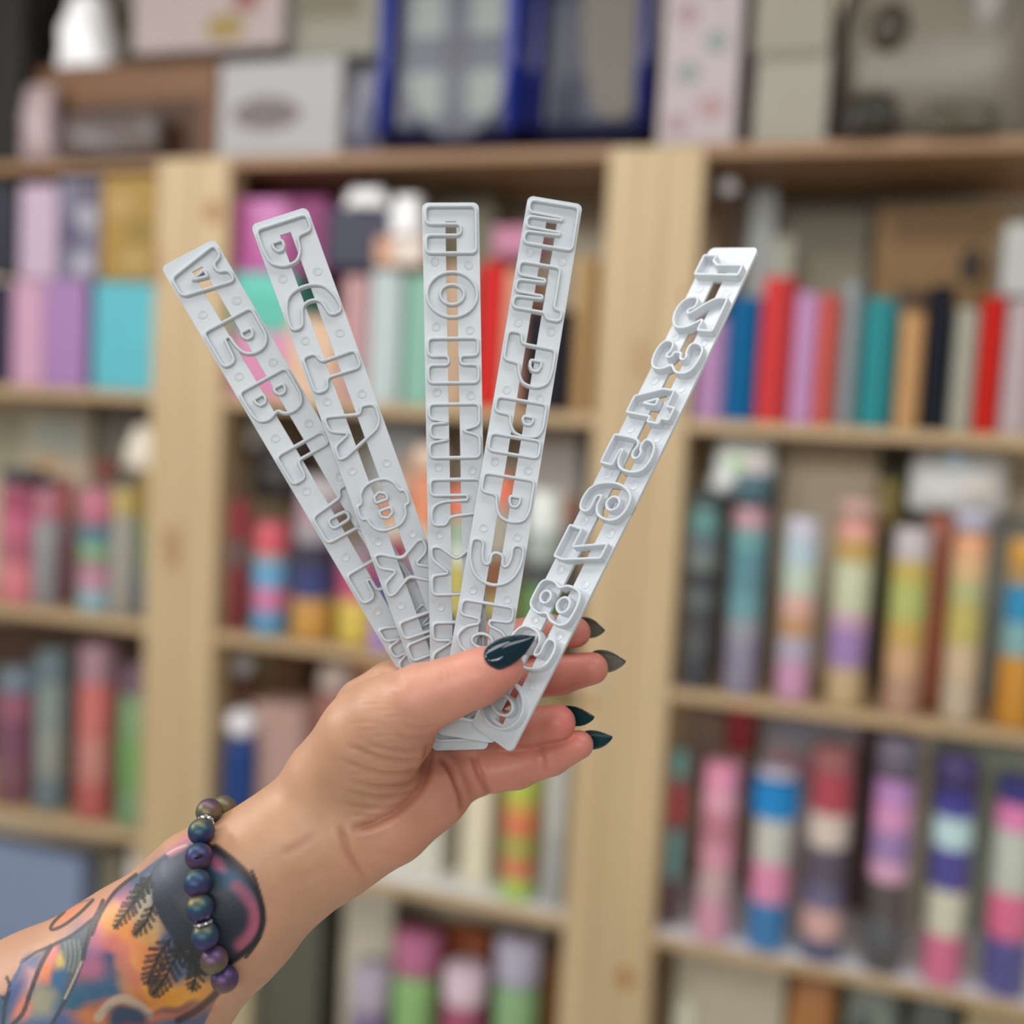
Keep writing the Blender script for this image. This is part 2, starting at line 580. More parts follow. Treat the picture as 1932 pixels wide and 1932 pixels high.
def blue_case(px0, px1, off, label, win, wm, pipe, depth=.2):
    x0, x1, zt = span(px0, px1, -330, ZT, off)
    w, h = x1 - x0, zt - ZT
    root = empty('carry_case', ((x0 + x1) / 2, YF + off, ZT))
    tag(root, label, 'bag', 'shiny blue carry cases on the top')
    bm = bmesh.new()
    add_box(bm, -w / 2, w / 2, 0, depth, 0, h, .045, 5)
    link('shell', bm_mesh(bm), mat((12, 16, 54), .34, coat=.12), root, True)
    for x in (-w / 2 + .016, w / 2 - .016):  # piping along the edges
        vs, fs = tube2([(x, -.004, .03), (x * .98, -.006, h * .3), (x * .98, -.006, h * .7), (x, -.004, h - .03)], .012)
        link('piping', from_py(vs, fs), mat(pipe, .3, coat=.2), root, True)
    u0_, u1_, v0_, v1_ = win
    bm = bmesh.new()
    bmesh.ops.create_circle(bm, cap_ends=True, segments=40, radius=1)
    for v in bm.verts:
        a, b = v.co.x, v.co.y
        a = math.copysign(abs(a) ** .85, a)
        b = math.copysign(abs(b) ** .85, b)
        v.co = Vector((-w / 2 + w * ((u0_ + u1_) / 2 + a * (u1_ - u0_) / 2), -.004, h * ((v0_ + v1_) / 2 + b * (v1_ - v0_) / 2)))
    ex = bmesh.ops.extrude_face_region(bm, geom=bm.faces[:])
    for v in [g for g in ex['geom'] if isinstance(g, bmesh.types.BMVert)]:
        v.co.y += .006
    link('oval_window', bm_mesh(bm), wm, root)
    return root


def tube2(pts, r, n=10):
    vs, fs = [], []
    p = np.array(pts, float)
    for i in range(len(p)):
        for k in range(n):
            a = 2 * math.pi * k / n
            vs.append(p[i] + np.array([math.cos(a) * r, math.sin(a) * r, 0]))
    for i in range(len(p) - 1):
        for k in range(n):
            fs.append((i * n + k, i * n + (k + 1) % n, (i + 1) * n + (k + 1) % n, (i + 1) * n + k))
    fs += [tuple(range(n))[::-1], tuple((len(p) - 1) * n + k for k in range(n))]
    return vs, fs


blue_case(718, 996, .015, 'shiny royal blue carry case with an oval plaid window', (.17, .96, .04, .95), plaid(), (28, 50, 156))
blue_case(1000, 1246, .02, 'shiny navy blue carry case with an oval grey window', (.42, 1.02, .09, .95), mat((112, 106, 94), .4), (24, 34, 112))
carton('gift_box', 1250, 1398, -140, ZT, .01, .2, (198, 184, 184), 'tall white box with faint pink and grey floral print', 'box',
       spot=[('e', .15, .45, .55, .66, (176, 150, 152)), ('e', .55, .85, .42, .52, (150, 160, 156)), ('e', .2, .5, .28, .38, (150, 160, 158)), ('e', .5, .85, .12, .22, (186, 150, 152)), ('e', .1, .4, .06, .14, (176, 150, 152)), ('e', .5, .8, .68, .78, (150, 158, 156))])
carton('carton', 1394, 1420, -140, ZT, .22, .06, (116, 90, 66), 'narrow brown carton behind the floral box', 'box')
carton('carton', 1422, 1562, 100, ZT, .02, .2, (172, 166, 152), 'plain grey carton on the right bay, under another', 'box', top='grey', lid=((140, 134, 120), .08))
carton('carton', 1428, 1574, -140, TOPS['grey'] + .001, .02, .2, (164, 158, 142), 'plain grey carton stacked on a similar one', 'box', lid=((128, 122, 106), .05))
pouch(1572, 1990, -120, ZT, .04, .24, (140, 132, 118), 'bulky grey film bag filling the right end of the top', 'bag', spot=[(.16, .36, .45, .72, (74, 66, 52)), (.62, .8, .5, .9, (160, 156, 148))], puff=.35, name='film_bag')
pouch(1586, 1690, 165, ZT, -.03, .06, (60, 56, 46), 'small dark packet in front of the bulky grey bag', 'packet', name='packet')
pouch(1745, 1890, 185, ZT, -.03, .06, (96, 90, 74), 'small olive packet at the right in front of the bulky bag', 'packet', name='packet')

# ---- second row: planners and boxes
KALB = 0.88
G = 'boxes on the left bay, planner shelf'
carton('carton', -60, 20, 530, ZA, .01, .14, (44, 40, 66), 'navy box at the left picture edge, lower of two', 'box', G)
carton('gift_box', 22, 80, 530, ZA, .0, .14, (206, 160, 184), 'narrow pink box beside the lavender one', 'box', G, top='pinkA')
carton('gift_box', 82, 160, 528, ZA, .0, .14, (168, 128, 178), 'lavender box left of the turquoise one', 'box', G, top='lav')
carton('gift_box', 176, 290, 532, ZA, .0, .14, (96, 186, 198), 'square turquoise box beside the left double upright', 'box', G, top='turq')
zl = max(TOPS['pinkA'], TOPS['lav'], TOPS['turq'])
carton('carton', -60, 28, 348, ZA + .21, .02, .13, (46, 48, 58), 'dark slate box at the left picture edge, upper of two', 'box', G)
carton('gift_box', 36, 105, 348, zl, .0, .14, (198, 174, 192), 'pale pink box standing on the pink and lavender boxes', 'box', G)
carton('gift_box', 110, 186, 335, zl, .01, .14, (122, 120, 140), 'grey box with white blossom print', 'box', G, spot=[('e', .5, .95, .5, .72, (176, 174, 184)), ('e', .1, .5, .3, .6, (88, 82, 108)), ('e', .4, .9, .06, .26, (180, 178, 188)), ('e', .5, .9, .78, .95, (84, 72, 84))])
carton('gift_box', 190, 292, 330, zl, .0, .14, (166, 132, 62), 'gold patterned box on the turquoise box', 'box', G, spot=[('e', .1, .6, .58, .86, (182, 148, 88)), ('e', .35, .95, .08, .3, (178, 148, 88)), ('e', .5, .95, .36, .6, (140, 118, 52))])
G = 'boxes on the middle bay, planner shelf'
carton('gift_box', 436, 545, 628, ZA, .02, .15, (214, 142, 178), 'pink box at the bottom of the stack by the left upright', 'box', G, top='m1', lid=((222, 154, 188), .25))
carton('gift_box', 438, 548, 516, TOPS['m1'] + .002, .02, .15, (98, 192, 172), 'aqua green box in the middle of the stack', 'box', G, top='m2', lid=((108, 204, 186), .4))
carton('gift_box', 440, 612, 374, TOPS['m2'] + .002, .02, .15, (184, 84, 156), 'magenta box on top of the stack', 'box', G, rough=.25, spot=[('r', .0, .18, .1, .95, (160, 66, 128)), ('r', .55, 1, .02, .98, (136, 56, 108))])
GB = 'planners standing in the middle bay'
dotted = book(536, 632, 598, ZA, .0, (222, 188, 160), 'cream planner with dark dots behind the leftmost strips', GB, .02 + .12)
cw = max(v.co.x for v in dotted.children[0].data.vertices) * 2
chh = max(v.co.z for v in dotted.children[0].data.vertices)
vs, fs, rd = [], [], random.Random(3)
for k in range(70):
    x, z, r = rd.uniform(-.42, .42) * cw, rd.uniform(.03, .97) * chh, rd.uniform(.0007, .0016)
    y = .012 * (1 - math.sqrt(1 - (2 * x / cw) ** 2)) - .0005
    n = len(vs)
    vs += [(x + r * math.cos(i * 1.047), y, z + r * math.sin(i * 1.047)) for i in range(6)] + [(x + r * math.cos(i * 1.047), y + .0012, z + r * math.sin(i * 1.047)) for i in range(6)]
    fs += [tuple(range(n, n + 6))] + [(n + i, n + (i + 1) % 6, n + 6 + (i + 1) % 6, n + 6 + i) for i in range(6)]
link('dotted_print', from_py(vs, fs), mat((70, 44, 40), .6), dotted)['kind'] = 'stuff'
book(642, 690, 520, ZA, .02, (206, 164, 166), 'dusty pink planner beside the ice blue one', GB, elastic=(130, 84, 84))
book(692, 752, 508, ZA, .01, (188, 200, 200), 'pale ice blue planner left of the mint one', GB)
book(758, 822, 518, ZA, .0, (138, 182, 164), 'mint green planner left of the upright strip', GB)
book(824, 884, 500, ZA, .0, (190, 160, 134), 'beige planner behind the upright strip', GB)
book(898, 944, 494, ZA, .0, (206, 46, 44), 'bright red planner between the upright strip and its right neighbour', GB)
book(945, 980, 508, ZA, -.0, (218, 160, 134), 'slim peach planner right of the red one in the middle bay', GB)
book(986, 1072, 582, ZA, .0, (30, 30, 38), 'black planner behind the strip second from the right', GB)
book(1078, 1112, 486, ZA, .02, (184, 150, 104), 'kraft brown planner beside the black one', GB)
book(1119, 1142, 490, ZA, .03, (150, 116, 66), 'dark tan planner against the middle upright', GB)
zt2 = wall_pt(700, 512, .03).z + .004
carton('gift_box', 616, 748, 392, zt2, .02, .12, (62, 62, 82), 'dark slate box lying on the pale planners', 'box', G, top='slate')
carton('gift_box', 706, 800, 446, zt2, -.005, .1, (208, 160, 130), 'small peach and white box on the mint planner', 'box', G, spot=[('r', .4, .98, .1, .95, (226, 214, 204))])
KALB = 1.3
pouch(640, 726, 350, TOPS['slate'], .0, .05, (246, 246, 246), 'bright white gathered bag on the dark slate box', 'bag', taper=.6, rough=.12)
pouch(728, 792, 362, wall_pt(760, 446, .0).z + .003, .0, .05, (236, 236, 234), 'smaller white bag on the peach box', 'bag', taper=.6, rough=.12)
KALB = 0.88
carton('gift_box', 930, 1010, 426, wall_pt(950, 494, 0).z + .012, .02, .1, (196, 130, 158), 'small pink box lying across the red and peach planners', 'box', G)
carton('carton', 820, 925, 330, ZA, .19, .1, (150, 146, 124), 'olive grey carton at the back behind the red planner', 'box', G)
GR = 'planners standing in the right bay'
for a, b, t, o, c, l, e in ((1312, 1366, 600, .0, (176, 134, 176), 'lilac planner first in the right bay', None),
                            (1368, 1428, 560, .0, (10, 92, 142), 'deep blue planner between lilac and red', None),
                            (1432, 1492, 522, .0, (206, 60, 60), 'tall red planner right of the deep blue one', (110, 40, 50)),
                            (1494, 1538, 552, .0, (190, 144, 186), 'lilac planner between the tall red and the coral one', None),
                            (1540, 1580, 556, .0, (204, 92, 80), 'coral planner right of a lilac one', (120, 60, 60)),
                            (1582, 1620, 532, .01, (150, 158, 160), 'silver grey planner in the right bay', (96, 104, 112)),
                            (1624, 1688, 562, .0, (44, 136, 140), 'teal planner between silver and kraft', (40, 84, 92)),
                            (1692, 1738, 592, .0, (192, 148, 100), 'kraft tan planner left of the black one', None),
                            (1746, 1794, 538, .0, (24, 28, 36), 'black planner standing in the right bay', None),
                            (1796, 1842, 580, .005, (164, 162, 148), 'stone grey planner between black and scarlet', None),
                            (1846, 1890, 560, .0, (194, 34, 26), 'scarlet planner near the right picture edge', None),
                            (1894, 1950, 566, .0, (182, 166, 168), 'pale pinkish planner cut off by the right picture edge', None)):
    book(a, b, t, ZA, o, c, l, GR, elastic=e, depth=.15 if a > 1400 else .075)
ball(1374, 354, .09, .016, (236, 236, 234), ZA, 'slim brown tube with a shiny white ball cap behind the first planners', 'tube', 'ball_cap_tube', (96, 74, 62))
carton('card', 1402, 1452, 345, ZA, .17, .01, (190, 194, 190), 'narrow white card standing behind the blue planner', 'card', bev=.001)
carton('card', 1460, 1630, 378, ZA, .26, .02, (158, 150, 130), 'large beige card at the back of the right bay', 'card', bev=.001)
pouch(1446, 1486, 440, ZA, .16, .03, (190, 190, 172), 'pale cream packet beside the white card', 'packet', name='packet')
org = carton('organiser', 1640, 1885, 388, ZA, .17, .12, (134, 102, 58), 'wooden desk organiser behind the teal and black planners', 'organiser', bev=.004,
             spot=[('r', .12, .9, .83, .95, (112, 80, 42)), ('r', .2, .62, .56, .63, (74, 50, 28)), ('e', .66, .84, .66, .82, (50, 34, 22)), ('r', .2, .66, .3, .54, (158, 120, 74)), ('r', .34, .46, .04, .4, (74, 50, 30)), ('r', .72, .97, .04, .5, (90, 58, 42))])  # the dark patches paint the dark inside of its slots
carton('carton', 1893, 1960, 420, wall_pt(1915, 562, 0).z + .004, .01, .12, (188, 188, 182), 'whitish carton on the planner at the right picture edge', 'box')

# ---- third row
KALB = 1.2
G3 = 'tubes on the left bay, third shelf'
carton('carton', -40, 168, 756, ZB, .2, .06, (182, 168, 146), 'tall cream carton with a printed panel at the back', 'box', spot=[('r', .45, .95, .72, .93, (168, 172, 160)), ('r', .05, .4, .6, .93, (150, 146, 124)), ('e', .5, .75, .62, .72, (186, 156, 120))])
carton('carton', 186, 296, 762, ZB, .2, .06, (124, 122, 112), 'grey carton at the back beside the cream one', 'box')
GL1 = [((206, 130, 140), 3), ((168, 96, 112), 2), ((186, 104, 128), 2), ((152, 66, 92), 2)]
tube_of(-24, 46, 918, ZB, .02, GL1, 'rose pink tube at the left picture edge', G3, ((58, 58, 70), .03))
tube_of(50, 92, 925, ZB, .03, [((142, 144, 148), 5), ((150, 150, 152), 3), ((172, 116, 128), 3)], 'slim grey tube with a pink upper third', G3, ((60, 46, 60), .022))
tube_of(98, 124, 905, ZB, .05, [((104, 64, 76), 5), ((112, 84, 90), 2), ((150, 82, 80), 3)], 'slim maroon tube beside the slim grey one', G3)
tube_of(128, 192, 925, ZB, .02, [((150, 182, 190), 2), ((186, 138, 158), 2.4), ((128, 122, 112), .8), ((140, 172, 130), 1.2), ((92, 128, 138), 1.8), ((150, 116, 130), .6), ((182, 112, 130), 3)], 'tube of many colours with green and teal in the middle', G3)
tube_of(196, 240, 925, ZB, .02, [((158, 152, 144), 8), ((178, 158, 98), 2)], 'pale grey tube with a yellow top', G3)
tube_of(244, 288, 890, ZB, .03, [((100, 112, 118), 3), ((104, 120, 92), 2.5), ((118, 124, 82), 1), ((138, 110, 52), 3)], 'grey green tube with a mustard top beside the upright', G3)
pouch(222, 300, 800, wall_pt(262, 885, .06).z, .06, .05, (214, 206, 190), 'white triangular packet leaning by the upright', 'packet', taper=.3, name='packet')
jar(166, 208, 866, wall_pt(190, 905, .08).z, .08, (124, 70, 54), (110, 60, 48), 'small reddish brown tin above the many coloured tube', 'tin', name='tin', lidf=.4)
G4 = 'tubes on the middle bay, third shelf'
pouch(418, 476, 788, wall_pt(446, 846, .08).z, .08, .06, (216, 212, 204), 'small white packet on the black pot', 'packet', name='packet')
jar(436, 566, 842, wall_pt(500, 944, .05).z, .05, (42, 39, 38), (48, 45, 44), 'black round pot stacked on the red tubes', 'pot', name='pot', lidf=.25)
tube_of(424, 456, 946, ZB, .02, [((128, 42, 54), 5), ((108, 86, 88), 2), ((140, 50, 60), 3)], 'maroon tube in the middle bay beside the upright', G4)
tube_of(460, 526, 990, ZB, .01, [((98, 156, 190), 2), ((202, 124, 160), 2), ((106, 160, 192), 2.2), ((160, 156, 150), .8), ((198, 92, 104), 2.6)], 'tube banded blue, pink, blue and red', G4)
tube_of(532, 612, 958, ZB, .01, [((196, 152, 82), 2.6), ((52, 64, 116), 2), ((62, 58, 78), 1.6), ((156, 148, 152), 1.4), ((166, 130, 142), 1)], 'wide tube banded gold, navy and grey', G4)
tube_of(618, 700, 1040, ZB, .01, [((206, 184, 92), 2.6), ((186, 84, 122), 2), ((150, 128, 140), 1)], 'wide tube banded yellow and magenta', G4)
tube_of(690, 734, 1168, ZB, -.0, [((146, 122, 180), 2)], 'short lilac tube at the shelf front', G4, sleeve=False)
pouch(556, 640, 900, wall_pt(600, 962, .03).z, .06, .05, (166, 158, 160), 'grey packet lying on the navy banded tube', 'packet', name='packet')
tube_of(706, 756, 940, ZB, .03, [((206, 176, 86), 1.6), ((52, 98, 150), 2.4), ((150, 146, 140), .6), ((160, 44, 88), 1.2), ((196, 190, 170), 1), ((232, 110, 52), 1.2)], 'tube banded yellow, blue, crimson and orange', G4, ((208, 184, 166), .03))
tube_of(762, 816, 895, ZB, .03, [((150, 150, 152), 3), ((140, 118, 150), 2), ((200, 180, 160), 2), ((232, 140, 108), 3)], 'tube with an orange top left of the upright strip', G4, ((214, 186, 164), .045))
tube_of(824, 890, 920, ZB, .02, [((50, 50, 68), 2.2), ((184, 172, 96), 3.2), ((200, 204, 196), 1), ((150, 168, 148), 1.6), ((226, 116, 90), 1.8)], 'tube banded navy, mustard, mint and orange behind the upright strip', G4)
tube_of(898, 968, 900, ZB, .02, [((66, 82, 108), 2), ((176, 160, 100), 1), ((128, 84, 56), 2), ((160, 152, 140), 2.4), ((206, 112, 84), 1.4)], 'tube banded blue, brown, grey and rust', G4)
tube_of(976, 1050, 928, ZB, .02, [((120, 84, 62), 1.4), ((104, 146, 86), 2.4), ((74, 76, 80), 1.2), ((158, 164, 158), 1.4), ((206, 214, 204), 2)], 'tube banded green, charcoal and white', G4)
carton('carton', 984, 1084, 800, ZB, .17, .08, (180, 176, 168), 'pale grey carton at the back of the middle bay', 'box', spot=[('r', .3, .98, .58, .7, (206, 140, 120))])
carton('carton', 1100, 1148, 790, ZB, .18, .08, (196, 190, 184), 'white carton at the back beside the middle upright', 'box', spot=[('e', .2, .7, .76, .9, (170, 150, 180))])
carton('carton', 690, 800, 790, ZB, .18, .08, (176, 184, 186), 'ice grey carton at the back of the middle bay', 'box', spot=[('r', .55, .98, .5, .85, (214, 180, 156))])
G5 = 'tubes on the right bay, third shelf'
pouch(1336, 1462, 812, wall_pt(1400, 935, .05).z, .05, .07, (216, 220, 216), 'white printed sachet lying on the first tubes', 'sachet', spot=[(.3, .55, .42, .66, (166, 206, 140)), (.55, .85, .45, .62, (216, 180, 182)), (.42, .9, .06, .4, (244, 246, 244)), (.02, .38, .04, .34, (240, 242, 238))], name='sachet', taper=.88)
carton('carton', 1650, 1722, 826, ZB, .2, .06, (80, 78, 60), 'dark olive carton at the back of the right bay', 'box')
pouch(1716, 1908, 832, wall_pt(1810, 968, .06).z, .06, .08, (188, 190, 188), 'large white printed sachet above the yellow tubes', 'sachet', spot=[(.3, .6, .72, .96, (176, 192, 206)), (.45, .9, .25, .6, (196, 186, 176))], name='sachet')
carton('carton', 1700, 1960, 968, ZB, .21, .05, (132, 136, 128), 'grey green carton behind the yellow tubes', 'box')
carton('carton', 1290, 1456, 905, ZB, .23, .05, (104, 88, 78), 'brown carton behind the dark tubes', 'box')
carton('carton', 1462, 1644, 818, ZB, .2, .05, (214, 200, 172), 'added beige board standing in for the lit back wall behind the pastel tubes', 'box')  # added board, a brighter stand-in for the back wall left in shadow
tube_of(1285, 1348, 962, ZB, .0, [((58, 64, 74), 2), ((78, 82, 84), 1.6), ((64, 64, 70), 1.4), ((92, 98, 98), 1.2), ((56, 58, 64), 1.2), ((112, 120, 116), 1.2), ((96, 104, 112), 1), ((88, 132, 128), 1.6)], 'dark slate and teal tube beside the middle upright', G5, ((70, 88, 92), .02))
tube_of(1366, 1440, 960, ZB, .0, [((136, 132, 152), 3), ((146, 146, 152), 1.2), ((104, 148, 154), 1.4), ((92, 132, 142), 2.4), ((106, 150, 150), 1.2), ((176, 136, 144), 1.2)], 'lavender and teal tube with a dark teal top', G5, ((72, 98, 108), .05))
tube_of(1466, 1540, 980, ZB, .0, [((196, 148, 176), 2.2), ((170, 160, 176), 1.4), ((182, 140, 100), 1.2), ((200, 160, 150), 1.2), ((176, 186, 172), 1.8), ((168, 182, 190), 1.4), ((182, 178, 190), 1.2)], 'pastel tube of pink, lilac and pale green', G5)
tube_of(1562, 1644, 985, ZB, .0, [((190, 166, 130), 2), ((152, 124, 170), 2), ((184, 150, 168), .8), ((184, 186, 160), 2.6), ((176, 146, 86), 1.2), ((202, 144, 132), .9)], 'tube banded beige, violet, pale green and gold', G5, ((182, 148, 136), .03))
tube_of(1672, 1752, 1000, ZB, .0, [((176, 142, 122), 2), ((194, 156, 120), 1.8), ((186, 156, 84), 1.4), ((166, 172, 104), 2.2), ((178, 158, 86), 1.2), ((178, 168, 170), 1.8)], 'tube banded tan, gold and lime', G5)
tube_of(1784, 1860, 1010, ZB, .0, [((186, 170, 150), 2), ((190, 168, 140), 2), ((178, 164, 96), 2.2), ((168, 166, 120), 1.2), ((196, 162, 124), 1.4), ((206, 150, 112), 1)], 'sand and gold tube second from the right picture edge', G5, ((170, 166, 182), .03))
tube_of(1888, 1970, 1020, ZB, .0, [((190, 134, 46), 3.4), ((120, 158, 160), 1.6), ((46, 130, 168), 1.8), ((160, 130, 84), 1), ((186, 140, 62), 1.2)], 'orange and blue tube at the right picture edge', G5)
jar(1652, 1700, 905, wall_pt(1700, 1000, .09).z, .09, (112, 98, 52), (122, 108, 60), 'small olive tin above the tan tubes', 'tin', name='tin', lidf=.3)
pouch(1738, 1790, 970, ZB, .05, .03, (146, 84, 62), 'narrow rust brown packet between the gold tubes', 'packet', name='packet')

# ---- fourth row
G6 = 'tubes on the left bay, fourth shelf'
tube_of(-30, 40, 1270, ZC, .01, [((128, 84, 98), 3), ((120, 72, 96), 3), ((148, 92, 112), 2), ((110, 124, 134), 1.6)], 'mauve tube at the left picture edge', G6)
tube_of(48, 104, 1235, ZC, .01, [((112, 130, 136), 2.2), ((142, 146, 136), 3), ((128, 140, 136), 3), ((106, 120, 124), 2)], 'grey green tube between mauve and coral', G6)
tube_of(126, 190, 1225, ZC, .01, [((186, 100, 100), 2), ((188, 128, 120), 2.4), ((190, 110, 106), 3), ((160, 126, 134), 2)], 'coral red tube left of the leaf green one', G6)
tube_of(206, 266, 1262, ZC, .01, [((122, 158, 122), 2), ((108, 154, 92), 3), ((124, 152, 112), 2.4), ((110, 86, 100), 1.6)], 'leaf green tube beside the left upright', G6)
carton('carton', -40, 290, 1196, ZC, .22, .05, (86, 66, 56), 'dark brown carton behind the coral and green tubes', 'box')
G7 = 'goods on the middle bay, fourth shelf'
carton('carton', 425, 560, 1222, ZC, .2, .08, (112, 82, 58), 'brown carton behind the blue bottle', 'box', G7)
ball(457, 1256, .13, .022, (240, 238, 228), ZC, 'brown tube with a large white ball cap behind the blue bottle', 'tube', 'ball_cap_tube', (124, 88, 72))
jar(402, 464, 1342, ZC, .02, (32, 62, 118), (214, 212, 216), 'navy blue bottle with a round white cap', 'bottle', name='bottle', lidf=.22, knob=True)
carton('carton', 470, 566, 1330, ZC, .06, .1, (164, 134, 124), 'dusty brown pink carton right of the blue bottle', 'box', G7)
carton('carton', 594, 690, 1310, ZC, .12, .07, (164, 116, 106), 'terracotta carton behind the hand', 'box', G7)
pouch(596, 650, 1258, wall_pt(625, 1312, .12).z, .13, .04, (222, 206, 198), 'small pale round bag on the terracotta carton', 'bag', rough=.15)
carton('carton', 640, 770, 1226, ZC, .2, .08, (216, 168, 130), 'peach carton at the back behind the thumb side of the hand', 'box', G7)
carton('carton', 690, 832, 1440, ZC, .05, .1, (196, 194, 180), 'pale cream carton below the palm', 'box', G7)
carton('carton', 842, 862, 1440, ZC, .09, .08, (140, 128, 112), 'narrow taupe carton between two cream ones', 'box', G7)
carton('carton', 870, 924, 1440, ZC, .05, .1, (204, 196, 172), 'narrow cream carton left of the lime tube', 'box', G7)
tube_of(938, 1004, 1440, ZC, .01, [((172, 196, 88), 1.4), ((206, 120, 84), 1.4), ((164, 164, 78), 1.5), ((206, 116, 80), 1.5), ((196, 160, 76), 1), ((172, 186, 82), 2.6)], 'tube banded lime and orange below the little finger', G7)
tube_of(1020, 1066, 1440, ZC, .015, [((164, 166, 164), 4), ((176, 176, 172), 4)], 'silver grey tube against the middle upright', G7)
carton('carton', 1000, 1080, 1300, ZC, .2, .06, (196, 178, 130), 'straw yellow carton at the back behind the fingers', 'box', G7)
G8 = 'tubes on the right bay, fourth shelf'
carton('carton', 1270, 1410, 1340, ZC, .24, .03, (150, 126, 112), 'taupe carton behind the pink tube', 'box')
jar(1366, 1424, 1318, wall_pt(1390, 1420, .09).z, .09, (136, 36, 46), (150, 40, 48), 'small crimson tin above the pink tube', 'tin', name='tin', lidf=.4)
carton('carton', 1428, 1610, 1336, ZC, .2, .08, (184, 172, 170), 'white carton with grey and pink stripes at the back', 'box', spot=[('r', .05, .9, .82, .92, (146, 146, 156)), ('r', .1, .8, .66, .76, (196, 140, 156))])
carton('carton', 1700, 1748, 1366, ZC, .16, .1, (196, 188, 168), 'tall narrow cream carton between two tubes', 'box')
carton('carton', 1752, 1960, 1360, ZC, .22, .05, (142, 152, 136), 'grey green carton at the back right', 'box')
carton('carton', 1614, 1698, 1350, ZC, .22, .05, (98, 74, 76), 'dark plum carton at the back', 'box')
tube_of(1244, 1288, 1420, ZC, .03, [((90, 62, 70), 2.6), ((104, 142, 140), 2.8), ((112, 72, 72), .4), ((160, 58, 66), 2), ((128, 92, 92), .6), ((106, 148, 142), 1.4)], 'tube banded teal, red and teal beside the middle upright', G8)
tube_of(1312, 1386, 1450, ZC, .0, [((204, 148, 168), 2.6), ((188, 160, 160), 2), ((198, 140, 156), 1.6), ((176, 116, 130), 2), ((204, 150, 166), 1.6), ((210, 140, 166), 1.4)], 'tube banded in shades of pink', G8)
tube_of(1410, 1492, 1480, ZC, .0, [((36, 120, 172), 3), ((212, 136, 168), 2.5), ((184, 182, 174), 2.9), ((36, 124, 178), 2.3, 1.18)], 'tube banded blue, pink, white and blue with a wider blue top', G8, ((180, 176, 190), .014))
tube_of(1514, 1602, 1420, ZC, .0, [((76, 76, 112), 1.2), ((206, 166, 158), 1.8), ((104, 98, 130), 1.4), ((84, 76, 92), 2.2), ((196, 182, 172), 2), ((166, 70, 80), 2.3), ((150, 96, 96), 1.4)], 'tube banded navy, peach, charcoal, white and red', G8)
tube_of(1634, 1718, 1478, ZC, .0, [((72, 68, 70), 1.4), ((84, 86, 90), 1.8), ((76, 70, 68), 2.2), ((202, 156, 180), 1.2), ((148, 120, 164), 1.8), ((196, 140, 176), 1.6), ((176, 132, 180), 1.4)], 'tube with a charcoal lower half and violet pink upper half', G8, ((104, 98, 112), .06))
tube_of(1748, 1834, 1500, ZC, .0, [((206, 108, 142), 2.3), ((196, 194, 174), 2.2), ((72, 66, 138), 2), ((178, 200, 200), 1.5), ((70, 64, 136), 1.2)], 'tube banded pink, cream, indigo and pale blue', G8, ((70, 62, 104), .05))
tube_of(1866, 1960, 1480, ZC, .0, [((80, 76, 140), 3), ((206, 104, 138), 2.4), ((180, 182, 172), 3.4), ((204, 124, 166), 1.4), ((60, 56, 116), 1.2)], 'wide tube banded indigo, pink and cream at the right picture edge', G8)

# ---- bottom row
G9 = 'jars on the bottom row of the middle bay'
carton('carton', -60, 150, 1600, ZD, .06, .05, (120, 134, 160), 'blue grey box at the lower left', 'box')
carton('carton', 164, 226, 1610, ZD, .12, .1, (140, 134, 116), 'olive grey box behind the forearm', 'box')
pouch(232, 292, 1612, wall_pt(262, 1702, .05).z, .05, .06, (220, 216, 208), 'small white bag above the forearm', 'bag', rough=.15)
carton('carton', 228, 296, 1702, ZD, .05, .1, (118, 96, 80), 'brown carton under the small white bag', 'box')
carton('carton', 400, 470, 1740, ZD, .05, .12, (170, 160, 130), 'khaki carton below the wrist', 'box')
carton('carton', 484, 600, 1700, ZD, .08, .12, (82, 84, 72), 'dark green grey carton below the wrist', 'box')
carton('carton', 690, 1060, 1760, ZD, .24, .03, (100, 66, 40), 'brown carton at the back of the bottom row', 'box')
jar(646, 716, 1836, ZD, .0, (116, 102, 134), (164, 154, 168), 'lilac jar with a paler lid', group=G9)
jar(722, 808, 1778, ZD, .02, (128, 168, 108), (166, 100, 128), 'leaf green jar with a mauve pink lid', group=G9, lidf=.2)
pouch(818, 912, 1764, ZD, .12, .08, (150, 80, 40), 'rust orange packet between the jars', 'packet', name='packet')
jar(818, 896, 1840, ZD, .0, (150, 76, 102), (200, 178, 190), 'raspberry jar with a white lid', group=G9, lidf=.2)
jar(914, 1002, 1788, ZD, .02, (126, 160, 116), (160, 156, 172), 'sage green jar with a silver lid', group=G9, lidf=.2)
carton('carton', 1010, 1064, 1800, ZD, .1, .1, (122, 82, 44), 'caramel brown carton against the middle upright', 'box')
carton('carton', 1262, 1470, 1790, ZD, .06, .16, (164, 156, 136), 'wide beige carton at the lower right', 'box', spot=[('e', .02, .2, .5, .75, (196, 198, 176))])
pouch(1474, 1568, 1846, ZD, .03, .08, (150, 102, 60), 'orange brown packet at the lower right', 'packet', name='packet')
pouch(1578, 1690, 1850, ZD, .03, .1, (112, 118, 108), 'grey green packet at the lower right', 'packet', name='packet', spot=[(.1, .5, .6, .85, (70, 74, 70))])
pouch(1694, 1800, 1872, ZD, .03, .1, (84, 88, 80), 'dark green grey packet at the lower right', 'packet', name='packet')
carton('carton', 1804, 1960, 1900, ZD, .04, .16, (158, 144, 110), 'sand coloured carton in the lower right corner', 'box')

# ------------------------------------------------------------------ the five cutter strips
PXMM = 400.0 / F
W0 = 20.7


